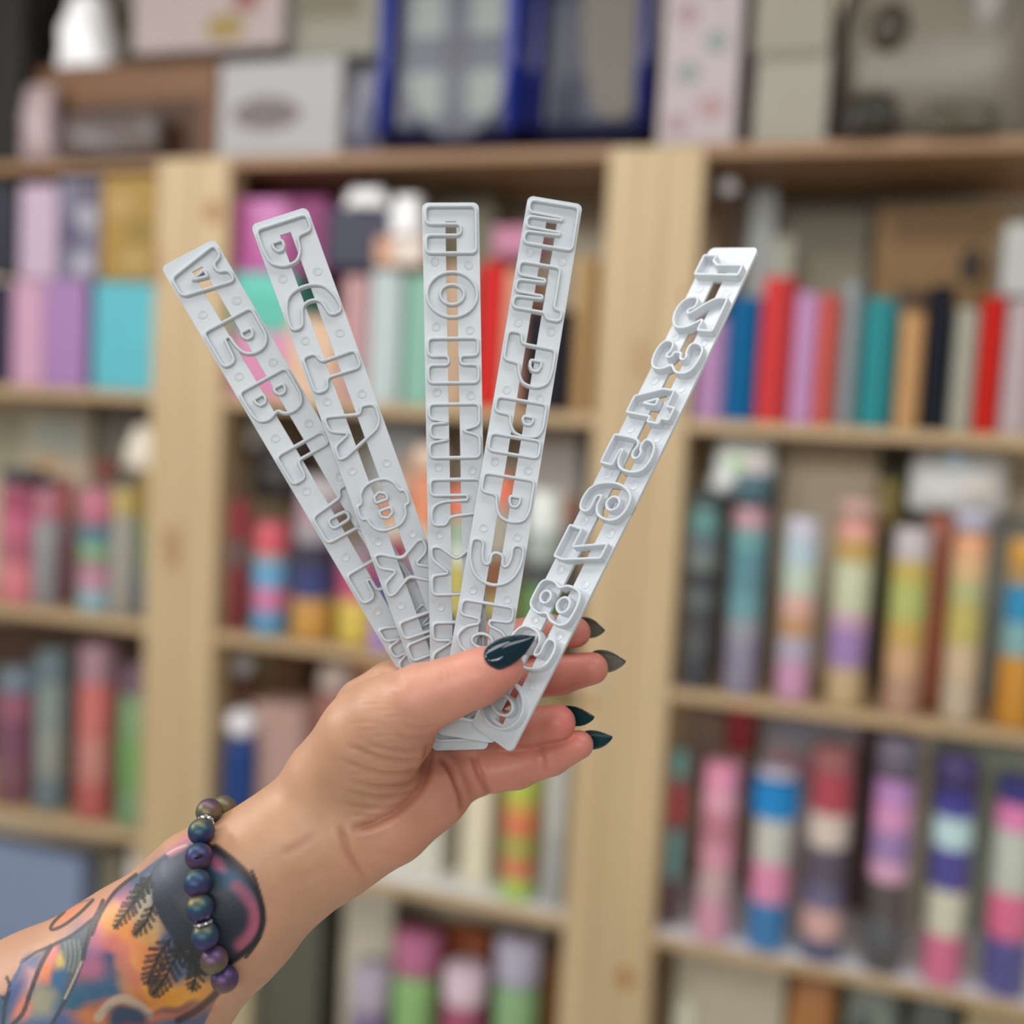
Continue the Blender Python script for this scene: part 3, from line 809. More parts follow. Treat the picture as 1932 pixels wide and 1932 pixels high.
def chaikin(pts, it=3):
    p = np.asarray(pts, float)
    for _ in range(it):
        q = np.roll(p, -1, 0)
        p = np.stack([p * .75 + q * .25, p * .25 + q * .75], 1).reshape(-1, 2)
    return p


def fillet(pts, r=1.7):
    p = np.asarray(pts, float)
    n = len(p)
    out = []
    for i in range(n):
        a, b, c = p[i - 1], p[i], p[(i + 1) % n]
        u, v = a - b, c - b
        lu, lv = np.linalg.norm(u), np.linalg.norm(v)
        u, v = u / lu, v / lv
        d = min(r, lu * .46, lv * .46)
        s, e = b + u * d, b + v * d
        for t in (0, .25, .5, .75, 1):
            out.append((1 - t) ** 2 * s + 2 * t * (1 - t) * b + t * t * e)
    return np.array(out)


def ell(cx, cy, rx, ry, n=40):
    a = np.linspace(0, 2 * math.pi, n, endpoint=False)
    return ('e', [(cx + rx * math.cos(t), cy + ry * math.sin(t)) for t in a])


def dee(x0, x1, y0, y1):
    """a small D counter, flat on the letter's left"""
    m = (y0 + y1) / 2
    return ('q', [(x0, y0), (x0, y1), (x0 + (x1 - x0) * .55, y1), (x1, m + (y1 - m) * .5), (x1, m - (m - y0) * .5), (x0 + (x1 - x0) * .55, y0)])


GL = {
    'А': [('p', [(0, 0), (.24, 1), (.74, 1), (1, 0), (.7, 0), (.63, .2), (.4, .2), (.32, 0)]), ('q', [(.42, .4), (.6, .4), (.51, .68)])],
    'Б': [('p', [(0, 0), (0, 1), (.95, 1), (.95, .76), (.36, .72), (.36, .62), (.62, .61), (.88, .54), (1, .36), (.97, .14), (.8, .02), (.55, 0)]), dee(.42, .62, .2, .4)],
    'В': [('p', [(0, 0), (0, 1), (.55, 1), (.82, .95), (.9, .76), (.78, .54), (.94, .46), (1, .28), (.93, .08), (.7, 0)]), dee(.3, .5, .62, .82), dee(.3, .5, .2, .4)],
    'Г': [('p', [(0, 0), (0, 1), (1, 1), (1, .72), (.42, .7), (.42, 0)])],
    'Д': [('p', [(0, 0), (0, .3), (.16, .34), (.24, 1), (.86, 1), (.88, .34), (1, .3), (1, 0), (.72, 0), (.7, .12), (.3, .12), (.28, 0)]), ('p', [(.46, .38), (.44, .78), (.66, .78), (.64, .38)])],
    'Е': [('p', [(0, 0), (0, 1), (1, 1), (1, .74), (.44, .72), (.44, .64), (.88, .64), (.88, .38), (.44, .38), (.44, .28), (1, .28), (1, 0)])],
    'Ж': [('p', [(0, 0), (.03, .14), (.2, .5), (.03, .86), (0, 1), (.26, 1), (.36, .68), (.38, 1), (.62, 1), (.64, .68), (.74, 1), (1, 1), (.97, .86), (.8, .5), (.97, .14), (1, 0), (.74, 0), (.64, .32), (.62, 0), (.38, 0), (.36, .32), (.26, 0)])],
    'И': [('p', [(0, 0), (0, 1), (.36, 1), (.37, .5), (.66, 1), (1, 1), (1, 0), (.64, 0), (.63, .5), (.36, 0)])],
    'Й': [('p', [(0, 0), (0, .82), (.36, .82), (.37, .42), (.66, .82), (1, .82), (1, 0), (.64, 0), (.63, .42), (.36, 0)]), ('p', [(.2, 1), (.8, 1), (.65, .87), (.35, .87)])],
    'К': [('p', [(0, 0), (0, 1), (.4, 1), (.44, .66), (.74, 1), (1, 1), (1, .84), (.73, .5), (1, .16), (1, 0), (.74, 0), (.44, .36), (.4, 0)])],
    'Л': [('p', [(1, 0), (1, 1), (.26, 1), (.2, .5), (.16, .36), (.0, .3), (0, .04), (.2, 0), (.42, .05), (.52, .25), (.54, .74), (.65, .74), (.65, 0)])],
    'М': [('p', [(0, 0), (0, 1), (.4, 1), (.5, .64), (.6, 1), (1, 1), (1, 0), (.73, 0), (.655, .42), (.63, .02), (.38, .02), (.345, .42), (.27, 0)])],
    'Н': [('p', [(0, 0), (0, 1), (.4, 1), (.41, .64), (.6, .64), (.61, 1), (1, 1), (1, 0), (.6, 0), (.6, .41), (.4, .41), (.4, 0)])],
    'О': [ell(.5, .5, .5, .5), ell(.5, .5, .22, .24)],
    'П': [('p', [(0, 0), (0, 1), (1, 1), (1, 0), (.62, 0), (.62, .7), (.38, .7), (.38, 0)])],
    'Р': [('p', [(0, 0), (0, 1), (.55, 1), (.85, .95), (1, .72), (.97, .46), (.75, .33), (.42, .31), (.38, 0)]), dee(.4, .62, .6, .8)],
    'С': [('s', [(1, .8), (1, 1), (.8, 1.02), (.45, .98), (.12, .85), (0, .5), (.12, .16), (.45, .02), (.75, -.03), (.93, .0), (.93, .22), (.75, .25), (.48, .3), (.4, .5), (.5, .68), (.78, .74)])],
    'Т': [('p', [(0, 1), (0, .74), (.26, .7), (.24, 0), (.72, 0), (.7, .7), (1, .74), (1, 1)])],
    'У': [('p', [(0, 1), (.2, .32), (.03, .26), (.08, 0), (.42, 0), (.62, .1), (1, .88), (1, 1), (.7, 1), (.52, .64), (.34, 1)])],
    'Ф': [('s', [(.35, 1), (.65, 1), (.65, .88), (.85, .86), (1.02, .68), (1.02, .32), (.85, .14), (.65, .12), (.65, 0), (.35, 0), (.35, .12), (.15, .14), (-.02, .32), (-.02, .68), (.15, .86), (.35, .88)]), ('q', [(.42, .38), (.42, .62), (.3, .62), (.23, .5), (.3, .38)]), ('q', [(.6, .38), (.6, .62), (.72, .62), (.79, .5), (.72, .38)])],
    'Х': [('p', [(0, 1), (.3, 1), (.5, .68), (.7, 1), (1, 1), (1, .88), (.72, .5), (1, .12), (1, 0), (.7, 0), (.5, .32), (.3, 0), (0, 0), (0, .12), (.28, .5), (0, .88)])],
    'Ц': [('p', [(0, .15), (0, 1), (.38, 1), (.4, .42), (.5, .42), (.52, 1), (.9, 1), (.9, .3), (1, .3), (1, 0), (.74, 0), (.72, .15)])],
    'Ч': [('p', [(0, .5), (0, 1), (.38, 1), (.38, .6), (.6, .6), (.62, 1), (1, 1), (1, 0), (.62, 0), (.6, .3), (.2, .3)])],
    'Ш': [('p', [(0, 0), (0, 1), (.28, 1), (.3, .3), (.36, .3), (.38, 1), (.63, 1), (.64, .3), (.7, .3), (.73, 1), (1, 1), (1, 0)])],
    'Щ': [('p', [(0, .17), (0, 1), (.25, 1), (.265, .44), (.32, .44), (.34, 1), (.57, 1), (.58, .44), (.635, .44), (.66, 1), (.88, 1), (.88, .34), (1, .28), (1, 0), (.8, 0), (.78, .17)])],
    'Ъ': [('p', [(0, 1), (0, .72), (.2, .7), (.22, 0), (.65, 0), (.9, .06), (1, .3), (.94, .56), (.75, .66), (.58, .68), (.55, 1)]), dee(.48, .68, .24, .46)],
    'Ь': [('p', [(0, 0), (0, 1), (.42, 1), (.44, .68), (.68, .66), (.92, .56), (1, .34), (.93, .08), (.7, 0)]), dee(.42, .64, .22, .42)],
    'I': [('p', [(0, 0), (0, 1), (1, 1), (1, 0)])],
    'Э': [('s', [(0, .78), (-.03, 1), (.2, 1.02), (.55, .98), (.88, .82), (1.02, .5), (.88, .18), (.55, .02), (.2, -.02), (-.02, .02), (0, .22), (.3, .2), (.52, .26), (.52, .36), (.28, .36), (.22, .5), (.28, .6), (.52, .6), (.54, .72), (.3, .78)])],
    'Ю': [('p', [(0, 0), (0, 1), (.28, 1), (.3, .62), (.4, .62), (.48, .86), (.68, 1), (.9, .88), (1, .5), (.9, .12), (.68, 0), (.48, .14), (.4, .42), (.3, .42), (.28, 0)]), ell(.7, .5, .13, .2)],
    'Я': [('p', [(1, 0), (1, 1), (.42, 1), (.12, .94), (0, .7), (.08, .48), (.24, .4), (0, 0), (.36, 0), (.56, .34), (.64, .34), (.66, 0)]), ('q', [(.6, .6), (.6, .78), (.45, .78), (.4, .69), (.45, .6)])],
    '1': [('q', [(0, 1), (0, .7), (.3, .72), (.42, .62), (.5, .6), (.5, 0), (1, 0), (1, 1)])],
    '2': [('s', [(0, .66), (.04, .9), (.3, 1.03), (.7, 1.02), (1, .86), (.98, .6), (.8, .44), (.66, .3), (1, .32), (1.02, .3), (1.02, 0), (1, -.02), (.02, -.02), (0, 0), (0, .24), (.3, .5), (.55, .68), (.5, .76), (.38, .72), (.36, .64), (.2, .62)])],
    '3': [('s', [(0, .72), (.02, .96), (.4, 1.04), (.9, .98), (1, .74), (.8, .53), (.8, .5), (1.04, .34), (.98, .04), (.45, -.04), (.05, .02), (-.02, .3), (.3, .34), (.5, .26), (.6, .34), (.5, .42), (.36, .42), (.36, .6), (.5, .6), (.58, .68), (.48, .76), (.34, .68)])],
    '4': [('q', [(.34, 1), (.84, 1), (.84, .44), (1, .44), (1, .18), (.84, .18), (.84, 0), (.48, 0), (.48, .18), (0, .18), (0, .44)]), ('q', [(.3, .44), (.5, .44), (.5, .74)])],
    '5': [('s', [(.05, 1), (.08, 1.02), (.95, 1.02), (.97, 1), (.97, .76), (.95, .74), (.46, .74), (.44, .66), (.75, .68), (1.02, .55), (1.04, .2), (.85, .0), (.4, -.04), (.04, .06), (-.02, .3), (.3, .32), (.4, .24), (.6, .26), (.62, .38), (.45, .44), (.25, .38), (.04, .44)])],
    '6': [('s', [(1, .76), (.98, .98), (.6, 1.03), (.2, .95), (-.03, .6), (-.03, .25), (.2, -.03), (.7, -.04), (1.03, .12), (1.02, .5), (.75, .64), (.48, .62), (.4, .66), (.5, .76), (.72, .74)]), ell(.54, .31, .2, .14), ],
    '7': [('q', [(0, 1), (1, 1), (1, .78), (.58, 0), (.14, 0), (.56, .7), (0, .7)])],
    '8': [('s', [(.5, 1.02), (.9, 1), (1, .72), (.84, .54), (1.04, .4), (1, .02), (.5, -.03), (0, .02), (-.04, .4), (.16, .54), (0, .72), (.1, 1)]), ell(.5, .74, .17, .12), ell(.5, .28, .21, .14)],
    '0': [ell(.5, .5, .5, .5), ell(.5, .5, .2, .27)],
}
GL['З'] = GL['3']
GL['9'] = [(k, [(1 - x, 1 - y) for x, y in c]) for k, c in GL['6']]
GL['Ы'] = [(k, [(x * .66, y) for x, y in c]) for k, c in GL['Ь']] + [('p', [(.68, 0), (.68, 1), (1, 1), (1, 0)])]

# the letters of each strip with their span (pixels of the photo along the strip, from its top end)
S1 = [('А', 12, 90), ('Б', 149, 229), ('В', 280, 360), ('Г', 418, 480), ('Д', 529, 620), ('Е', 677, 739), ('Ж', 795, 894), ('З', 925, 1005)]
S2 = [('Р', 15, 97), ('С', 141, 216), ('Т', 270, 342), ('У', 389, 474), ('Ф', 535, 627), ('Х', 667, 747), ('Ц', 801, 886), ('Ч', 920, 1000)]
S3 = [('П', 9, 97), ('О', 133, 218), ('Н', 258, 342), ('М', 382, 483), ('Л', 524, 610), ('К', 651, 741), ('Й', 794, 885), ('И', 926, 1016)]
S4 = [('Ш', 10, 92), ('Щ', 128, 228), ('Ъ', 261, 360), ('Ы', 387, 490), ('Ь', 533, 618), ('Э', 660, 741), ('Ю', 776, 878), ('Я', 916, 1000)]
S5 = [('1', 30, 72), ('2', 121, 188), ('3', 216, 277), ('4', 313, 380), ('5', 413, 477), ('6', 508, 573), ('7', 606, 671), ('8', 713, 783), ('9', 813, 883), ('0', 922, 1010)]


class Strip:
    def __init__(s, top, bot, wt, wb, twist=0.0, bend=0.0):
        s.a, s.b = P(*top), P(*bot)
        s.L = np.linalg.norm(s.b - s.a)
        s.wt, s.wb, s.tw, s.bend = wt, wb, math.radians(twist), bend

    def frame(s, t):
        """centre, width axis, normal at t (0 = top end)"""
        t = np.asarray(t, float)
        c = s.a + (s.b - s.a) * t[:, None]
        # a parabolic bend away from the camera at the top end
        c[:, 2] += s.bend * (t * (1 - t))
        tan = np.repeat((s.b - s.a)[None], len(t), 0).copy()
        tan[:, 2] += s.bend * (1 - 2 * t)
        tan /= np.linalg.norm(tan, axis=1)[:, None]
        view = np.stack([-c[:, 0], -c[:, 1], 400 - c[:, 2]], 1)
        view /= np.linalg.norm(view, axis=1)[:, None]
        w0 = np.cross(view, tan)
        w0 /= np.linalg.norm(w0, axis=1)[:, None]
        n0 = np.cross(tan, w0)
        w = w0 * math.cos(s.tw) + n0 * math.sin(s.tw)
        n = np.cross(tan, w)
        return c, w, n

    def map(s, u, v, h):
        """u px along, v fraction of the width (-.5..+.5), h mm above the plate"""
        q = np.asarray(u, float) / 1036.0
        da, db = 400 - s.a[2], 400 - s.b[2]
        t = q * da / (db + q * (da - db))    # equal steps along the strip as seen
        c, w, n = s.frame(np.clip(t, 0, 1))
        wd_ = s.wt + (s.wb - s.wt) * t
        return c + w * (np.asarray(v) * wd_)[:, None] + n * np.asarray(h, float)[:, None]


def plastic_mat():
    m = bpy.data.materials.new('white_plastic')
    m.use_nodes = True
    nt = m.node_tree
    b = nt.nodes['Principled BSDF']
    b.inputs['Base Color'].default_value = (0.57, 0.612, 0.642, 1)
    b.inputs['Roughness'].default_value = 0.32
    b.inputs['Specular IOR Level'].default_value = 0.5
    tc = nt.nodes.new('ShaderNodeTexCoord')
    nz = nt.nodes.new('ShaderNodeTexNoise')
    nz.inputs['Scale'].default_value = 1800
    nz.inputs['Detail'].default_value = 2
    nt.links.new(tc.outputs['Object'], nz.inputs['Vector'])
    bp = nt.nodes.new('ShaderNodeBump')
    bp.inputs['Strength'].default_value = 0.10
    bp.inputs['Distance'].default_value = 0.0002
    nt.links.new(nz.outputs[0], bp.inputs['Height'])
    nt.links.new(bp.outputs[0], b.inputs['Normal'])
    return m


PLASTIC = plastic_mat()
TH = 1.3


def build_strip(st, letters, rev, label, ridge_h):
    base = to_world(st.b)[0]
    root = empty('cutter_strip', base)
    tag(root, label, 'cookie cutter', 'letter and number cutter strips fanned in the hand')
    # plate with a long slot
    rc = 2.2 / PXMM / 1.0
    s0, s1, sh = 36.0, 1000.0, 0.094
    us = sorted(set([rc * (1 - math.cos(a)) for a in np.linspace(0, math.pi / 2, 6)] + [1036 - rc * (1 - math.cos(a)) for a in np.linspace(0, math.pi / 2, 6)] + [s0, s1] + list(np.linspace(30, 1006, 44))))
    bm = bmesh.new()
    rows = []
    for u in us:
        e = min(u, 1036 - u)
        cut = 0.0 if e >= rc else (rc - math.sqrt(max(0, rc * rc - (rc - e) ** 2))) * PXMM / W0
        hw = 0.5 - cut
        vv = [-hw, -sh, sh, hw]
        top = st.map([u] * 4, vv, [0] * 4)
        bot = st.map([u] * 4, vv, [-TH] * 4)
        rows.append(([bm.verts.new(p) for p in top], [bm.verts.new(p) for p in bot]))
    for i in range(len(us) - 1):
        um = (us[i] + us[i + 1]) / 2
        inslot = s0 < um < s1
        (t0, b0), (t1, b1) = rows[i], rows[i + 1]
        for j in range(3):
            if j == 1 and inslot:
                continue
            bm.faces.new((t0[j], t0[j + 1], t1[j + 1], t1[j]))
            bm.faces.new((b0[j], b1[j], b1[j + 1], b0[j + 1]))
        for j in ((0, 3, 1, 2) if inslot else (0, 3)):
            bm.faces.new((t0[j], t1[j], b1[j], b0[j]))
    for i in (0, len(us) - 1):
        t, b = rows[i]
        for j in range(3):
            bm.faces.new((t[j], t[j + 1], b[j + 1], b[j]))
    for u in (s0, s1):
        i = us.index(u)
        t, b = rows[i]
        bm.faces.new((t[1], t[2], b[2], b[1]))
    for v in bm.verts:
        v.co = Vector(to_world(np.array(v.co))[0] - base)
    me = bm_mesh(bm)
    o = link('plate', me, PLASTIC, root)
    bv = o.modifiers.new('bevel', 'BEVEL')
    bv.width = 0.00045
    bv.segments = 2
    bv.limit_method = 'ANGLE'
    bv.angle_limit = math.radians(50)
    # raised cutting edges, one part per letter
    for ch, u0, u1 in letters:
        V, Fc = [], []
        hh = 0.44
        for kind, c in GL[ch]:
            c = np.array(c, float)
            # letter x runs along the strip, letter top points left (or the other way round)
            if rev:
                q = np.stack([u1 - c[:, 0] * (u1 - u0), (c[:, 1] * 2 - 1) * hh * W0 / PXMM], 1)
            else:
                q = np.stack([u0 + c[:, 0] * (u1 - u0), (1 - c[:, 1] * 2) * hh * W0 / PXMM], 1)
            q *= PXMM
            if kind == 'p':
                q = fillet(q, 1.9)
            elif kind == 'q':
                q = fillet(q, 0.55)
            elif kind == 's':
                q = chaikin(q, 3)
            # offset normals of the closed outline
            d = np.roll(q, -1, 0) - np.roll(q, 1, 0)
            d /= np.maximum(np.linalg.norm(d, axis=1), 1e-6)[:, None]
            nrm = np.stack([-d[:, 1], d[:, 0]], 1)
            prof = [(-.72, -1.2), (-.70, 0.04), (-.55, .4), (-.50, ridge_h - .34), (-.40, ridge_h - .1), (-.22, ridge_h), (.22, ridge_h), (.40, ridge_h - .1), (.50, ridge_h - .34), (.55, .4), (.70, 0.04), (.72, -1.2)]
            n, off = len(q), len(V)
            for w_, h_ in prof:
                r = q + nrm * w_
                V.extend(st.map(r[:, 0] / PXMM, r[:, 1] / W0, np.full(n, h_)))
            m_ = len(prof)
            for a in range(m_):
                b_ = (a + 1) % m_
                for i in range(n):
                    k = (i + 1) % n
                    Fc.append((off + a * n + i, off + a * n + k, off + b_ * n + k, off + b_ * n + i))
        me = from_py(to_world(np.array(V)) - base, Fc)
        bm = bmesh.new()
        bm.from_mesh(me)
        bmesh.ops.recalc_face_normals(bm, faces=bm.faces)
        bm.to_mesh(me)
        bm.free()
        o = link('letter' if ch not in '1234567890' else 'digit', me, PLASTIC, root, True)
    # round ejector marks between the letters
    for (a, b) in zip(letters[:-1], letters[1:]):
        um = (a[2] + b[1]) / 2
        for v0, du in ((-.3, -3), (.3, 4)):
            r, n = 1.65, 20
            an = np.linspace(0, 2 * math.pi, n, endpoint=False)
            V = []
            for rr, h_ in ((r, -.1), (r, .07), (r - .25, .09), (r - .42, .03)):
                V.extend(st.map(um + du + np.cos(an) * rr / PXMM, v0 + np.sin(an) * rr / W0, np.full(n, h_)))
            V.extend(st.map([um + du], [v0], [.03]))
            Fc = []
            for k in range(3):
                for i in range(n):
                    j = (i + 1) % n
                    Fc.append((k * n + i, k * n + j, (k + 1) * n + j, (k + 1) * n + i))
            for i in range(n):
                Fc.append((3 * n + i, 3 * n + (i + 1) % n, 4 * n))
            link('pin_mark', from_py(to_world(np.array(V)) - base, Fc), PLASTIC, root, True)
    return root


ST = [Strip((354, 477, -3.3), (878, 1371, -10.5), 22.2, 21.8),
      Strip((526, 407, 0), (877, 1379, -6.5), 21.5, 21.3),
      Strip((850, 382, -3), (868, 1415, 0), 20.8, 20.6),
      Strip((1048, 377, -5), (879, 1394, 8), 20.4, 21.4),
      Strip((1385, 467, -24), (925, 1393, 18), 20.5, 20.5, 35, 42)]
build_strip(ST[0], S1, False, 'white plastic letter cutter strip, leftmost of the five fanned out in the hand', 2.0)
build_strip(ST[1], S2, False, 'white letter cutter strip second from the left, leaning left over the leftmost one', 2.0)
build_strip(ST[2], S3, True, 'white letter cutter strip standing upright in the middle of the fan', 2.0)
build_strip(ST[3], S4, False, 'white letter cutter strip second from the right, tilted slightly right', 2.0)
build_strip(ST[4], S5, False, 'white number cutter strip with digits one to zero, rightmost and turned sideways', 3.3)

# ------------------------------------------------------------------ forearm and hand: one continuous surface from a distance field
HS = 0.66
GO = np.array([-330.0, -250.0, -46.0])
GN = np.array([int(x / HS) for x in (378, 222, 100)])
BIG = np.float32(40.0)


def new_field():
    return np.full(GN, BIG, np.float32)


def smin(a, b, k):
    h = np.clip(0.5 + 0.5 * (b - a) / k, 0, 1)
    return b * (1 - h) + a * h - k * h * (1 - h)


def chain(fld, pts, k, ki=3.0, zs=1.0):
    """add a chain of tapered capsules; pts = (px, py, z, radius mm)"""
    c = np.array([P(a, b, z) for a, b, z, r in pts])
    r = np.array([p[3] for p in pts], float)
    m = 9.0
    lo = np.maximum(np.floor((np.min(c - r[:, None], 0) - m - GO) / HS).astype(int), 0)
    hi = np.minimum(np.ceil((np.max(c + r[:, None], 0) + m - GO) / HS).astype(int), GN)
    if np.any(hi <= lo):
        return
    sl = tuple(slice(a, b) for a, b in zip(lo, hi))
    ax = [(np.arange(a, b) * HS + o).astype(np.float32) for a, b, o in zip(lo, hi, GO)]
    X, Y, Z = np.meshgrid(*ax, indexing='ij')
    D = None
    for i in range(len(c) - 1):
        a, b = c[i], c[i + 1]
        ba = b - a
        t = np.clip(((X - a[0]) * ba[0] + (Y - a[1]) * ba[1] + (Z - a[2]) * ba[2]) / max(ba @ ba, 1e-6), 0, 1).astype(np.float32)
        d = np.sqrt((X - a[0] - t * ba[0]) ** 2 + (Y - a[1] - t * ba[1]) ** 2 + ((Z - a[2] - t * ba[2]) / zs) ** 2) - (r[i] + (r[i + 1] - r[i]) * t)
        D = d if D is None else smin(D, d, ki)
    fld[sl] = smin(fld[sl], D.astype(np.float32), k)


palm = new_field()
# forearm and wrist
chain(palm, [(-560, 2330, 4, 50), (-300, 2190, 0, 46), (95, 1962, -6, 38.2), (265, 1852, -4, 33.5), (415, 1712, -1, 28.5), (560, 1604, 0, 22.4), (640, 1553, -1, 22.3)], 4, 12, 0.84)
# metacarpals
chain(palm, [(600, 1535, -6, 15), (700, 1400, -14, 13), (800, 1300, -22, 11)], 10)
chain(palm, [(610, 1565, -7, 15), (720, 1450, -14, 12.5), (835, 1345, -23, 10.5)], 9)
chain(palm, [(620, 1585, -7, 15), (735, 1490, -13, 12.5), (850, 1405, -21, 10.2)], 9)
chain(palm, [(640, 1600, -4, 14), (755, 1530, -9, 12.2), (862, 1462, -14, 10.0)], 9)
# heel of the hand along the little-finger side
chain(palm, [(655, 1597, 2, 13.5), (742, 1558, 3, 13.2), (824, 1500, -4, 12)], 7)
# thumb ball, thumb
chain(palm, [(618, 1462, 2, 14.6), (690, 1385, 8, 15.2), (738, 1352, 14, 14.2)], 9, 6)
chain(palm, [(700, 1440, 6, 14), (748, 1390, 13, 12.5)], 8)
chain(palm, [(735, 1352, 15, 13.6), (795, 1318, 21, 11.2), (850, 1298, 25, 9.4), (905, 1277, 26.5, 8.9), (948, 1259, 26.5, 7.3)], 5, 5)
# web between thumb and index
chain(palm, [(690, 1335, -8, 11.5), (742, 1307, -14, 11.5), (790, 1292, -20, 10.5)], 7)
fing = new_field()
chain(fing, [(800, 1300, -23, 10), (930, 1216, -25, 8.6), (1030, 1196, -19, 7.4), (1086, 1193, -12, 5.8)], 0.9, 2)
chain(fing, [(832, 1340, -24, 10), (965, 1283, -23, 8.6), (1055, 1272, -14, 7.7), (1117, 1261, -8, 6.1)], 0.9, 2)
chain(fing, [(848, 1402, -22, 9.5), (950, 1385, -18, 8.4), (1008, 1370, -8, 7.2), (1053, 1363, -1, 6.5)], 0.9, 2)
chain(fing, [(862, 1462, -15, 9.4), (975, 1449, -13, 7.7), (1040, 1428, -8, 6.7), (1093, 1405, -3, 5.3)], 0.9, 2)
fld = smin(palm, fing, 4.0)
del palm, fing
fld[0], fld[-1], fld[:, 0], fld[:, -1], fld[:, :, 0], fld[:, :, -1] = [BIG] * 6


def surface_nets(f):
    ins = f < 0
    n0, n1, n2 = f.shape
    s = np.zeros((n0 - 1, n1 - 1, n2 - 1), np.uint8)
    for i in (0, 1):
        for j in (0, 1):
            for k in (0, 1):
                s += ins[i:n0 - 1 + i, j:n1 - 1 + j, k:n2 - 1 + k]
    cells = np.argwhere((s > 0) & (s < 8))
    idx = np.full(s.shape, -1, np.int32)
    idx[tuple(cells.T)] = np.arange(len(cells))
    acc = np.zeros((len(cells), 3))
    cnt = np.zeros(len(cells))
    cor = [(i, j, k) for i in (0, 1) for j in (0, 1) for k in (0, 1)]
    val = {c: f[cells[:, 0] + c[0], cells[:, 1] + c[1], cells[:, 2] + c[2]].astype(float) for c in cor}
    for a in cor:
        for d in range(3):
            if a[d] == 0:
                b = list(a)
                b[d] = 1
                b = tuple(b)
                va, vb = val[a], val[b]
                m = (va < 0) != (vb < 0)
                t = np.where(m, va / np.where(m, va - vb, 1), 0)
                p = np.array(a, float)[None].repeat(len(cells), 0)
                p[:, d] = t
                acc += p * m[:, None]
                cnt += m
    V = cells + acc / cnt[:, None]
    quads = []
    for d in range(3):
        sl0 = [slice(1, -1)] * 3
        sl1 = [slice(1, -1)] * 3
        sl0[d] = slice(0, f.shape[d] - 1)
        sl1[d] = slice(1, f.shape[d])
        a, b = ins[tuple(sl0)], ins[tuple(sl1)]
        e = np.argwhere(a != b)
        flip = a[tuple(e.T)]
        e = e + np.array([0 if x == d else 1 for x in range(3)])
        u, v = (d + 1) % 3, (d + 2) % 3
        q = []
        for du, dv in ((1, 1), (0, 1), (0, 0), (1, 0)):
            c = e.copy()
            c[:, u] -= du
            c[:, v] -= dv
            q.append(idx[tuple(c.T)])
        q = np.stack(q, 1)
        q[~flip] = q[~flip][:, ::-1]
        quads.append(q)
    return V, np.concatenate(quads)


V, Q = surface_nets(fld)
V = V * HS + GO
del fld


def laplace(V, Q, it, lam=0.5):
    e = np.concatenate([Q[:, [0, 1]], Q[:, [1, 2]], Q[:, [2, 3]], Q[:, [3, 0]]])
    n = len(V)
    deg = np.bincount(e[:, 0], minlength=n) + np.bincount(e[:, 1], minlength=n)
    for _ in range(it):
        s = np.zeros_like(V)
        for k in range(3):
            s[:, k] = np.bincount(e[:, 0], V[e[:, 1], k], n) + np.bincount(e[:, 1], V[e[:, 0], k], n)
        V = V + lam * (s / deg[:, None] - V)
    return V


def normals(V, Q):
    a = np.cross(V[Q[:, 2]] - V[Q[:, 0]], V[Q[:, 3]] - V[Q[:, 1]])
    N = np.zeros_like(V)
    for k in range(4):
        for d in range(3):
            N[:, d] += np.bincount(Q[:, k], a[:, d], len(V))
    return N / np.maximum(np.linalg.norm(N, axis=1), 1e-9)[:, None]


V = laplace(V, Q, 6)
N = normals(V, Q)
PX = to_px(V)
V0 = V.copy()


def zfront(px, py, r=4.0):
    m = (np.abs(PX[:, 0] - px) < r) & (np.abs(PX[:, 1] - py) < r)
    return V0[m, 2].max() if m.any() else None


def dist_poly(pts, X, along=False):
    """pixel distance of points X to a polyline"""
    best = np.full(len(X), 1e9)
    if along:
        at = np.zeros(len(X))
        n = len(pts) - 1
    for k, (a, b) in enumerate(zip(pts[:-1], pts[1:])):
        a, b = np.array(a, float), np.array(b, float)
        ba = b - a
        t = np.clip(((X - a) @ ba) / max(ba @ ba, 1e-9), 0, 1)
        d = np.linalg.norm(X - a - t[:, None] * ba, axis=1)
        if along:
            at = np.where(d < best, (k + t) / n, at)
        best = np.minimum(best, d)
    return (best, at) if along else best


def spline(pts, n=8):
    p = np.array([pts[0]] + list(pts) + [pts[-1]], float)
    out = []
    for i in range(1, len(p) - 2):
        for t in np.linspace(0, 1, n, endpoint=False):
            out.append(0.5 * ((2 * p[i]) + (p[i + 1] - p[i - 1]) * t + (2 * p[i - 1] - 5 * p[i] + 4 * p[i + 1] - p[i + 2]) * t * t + (-p[i - 1] + 3 * p[i] - 3 * p[i + 1] + p[i + 2]) * t ** 3))
    out.append(p[-2])
    return np.array(out)


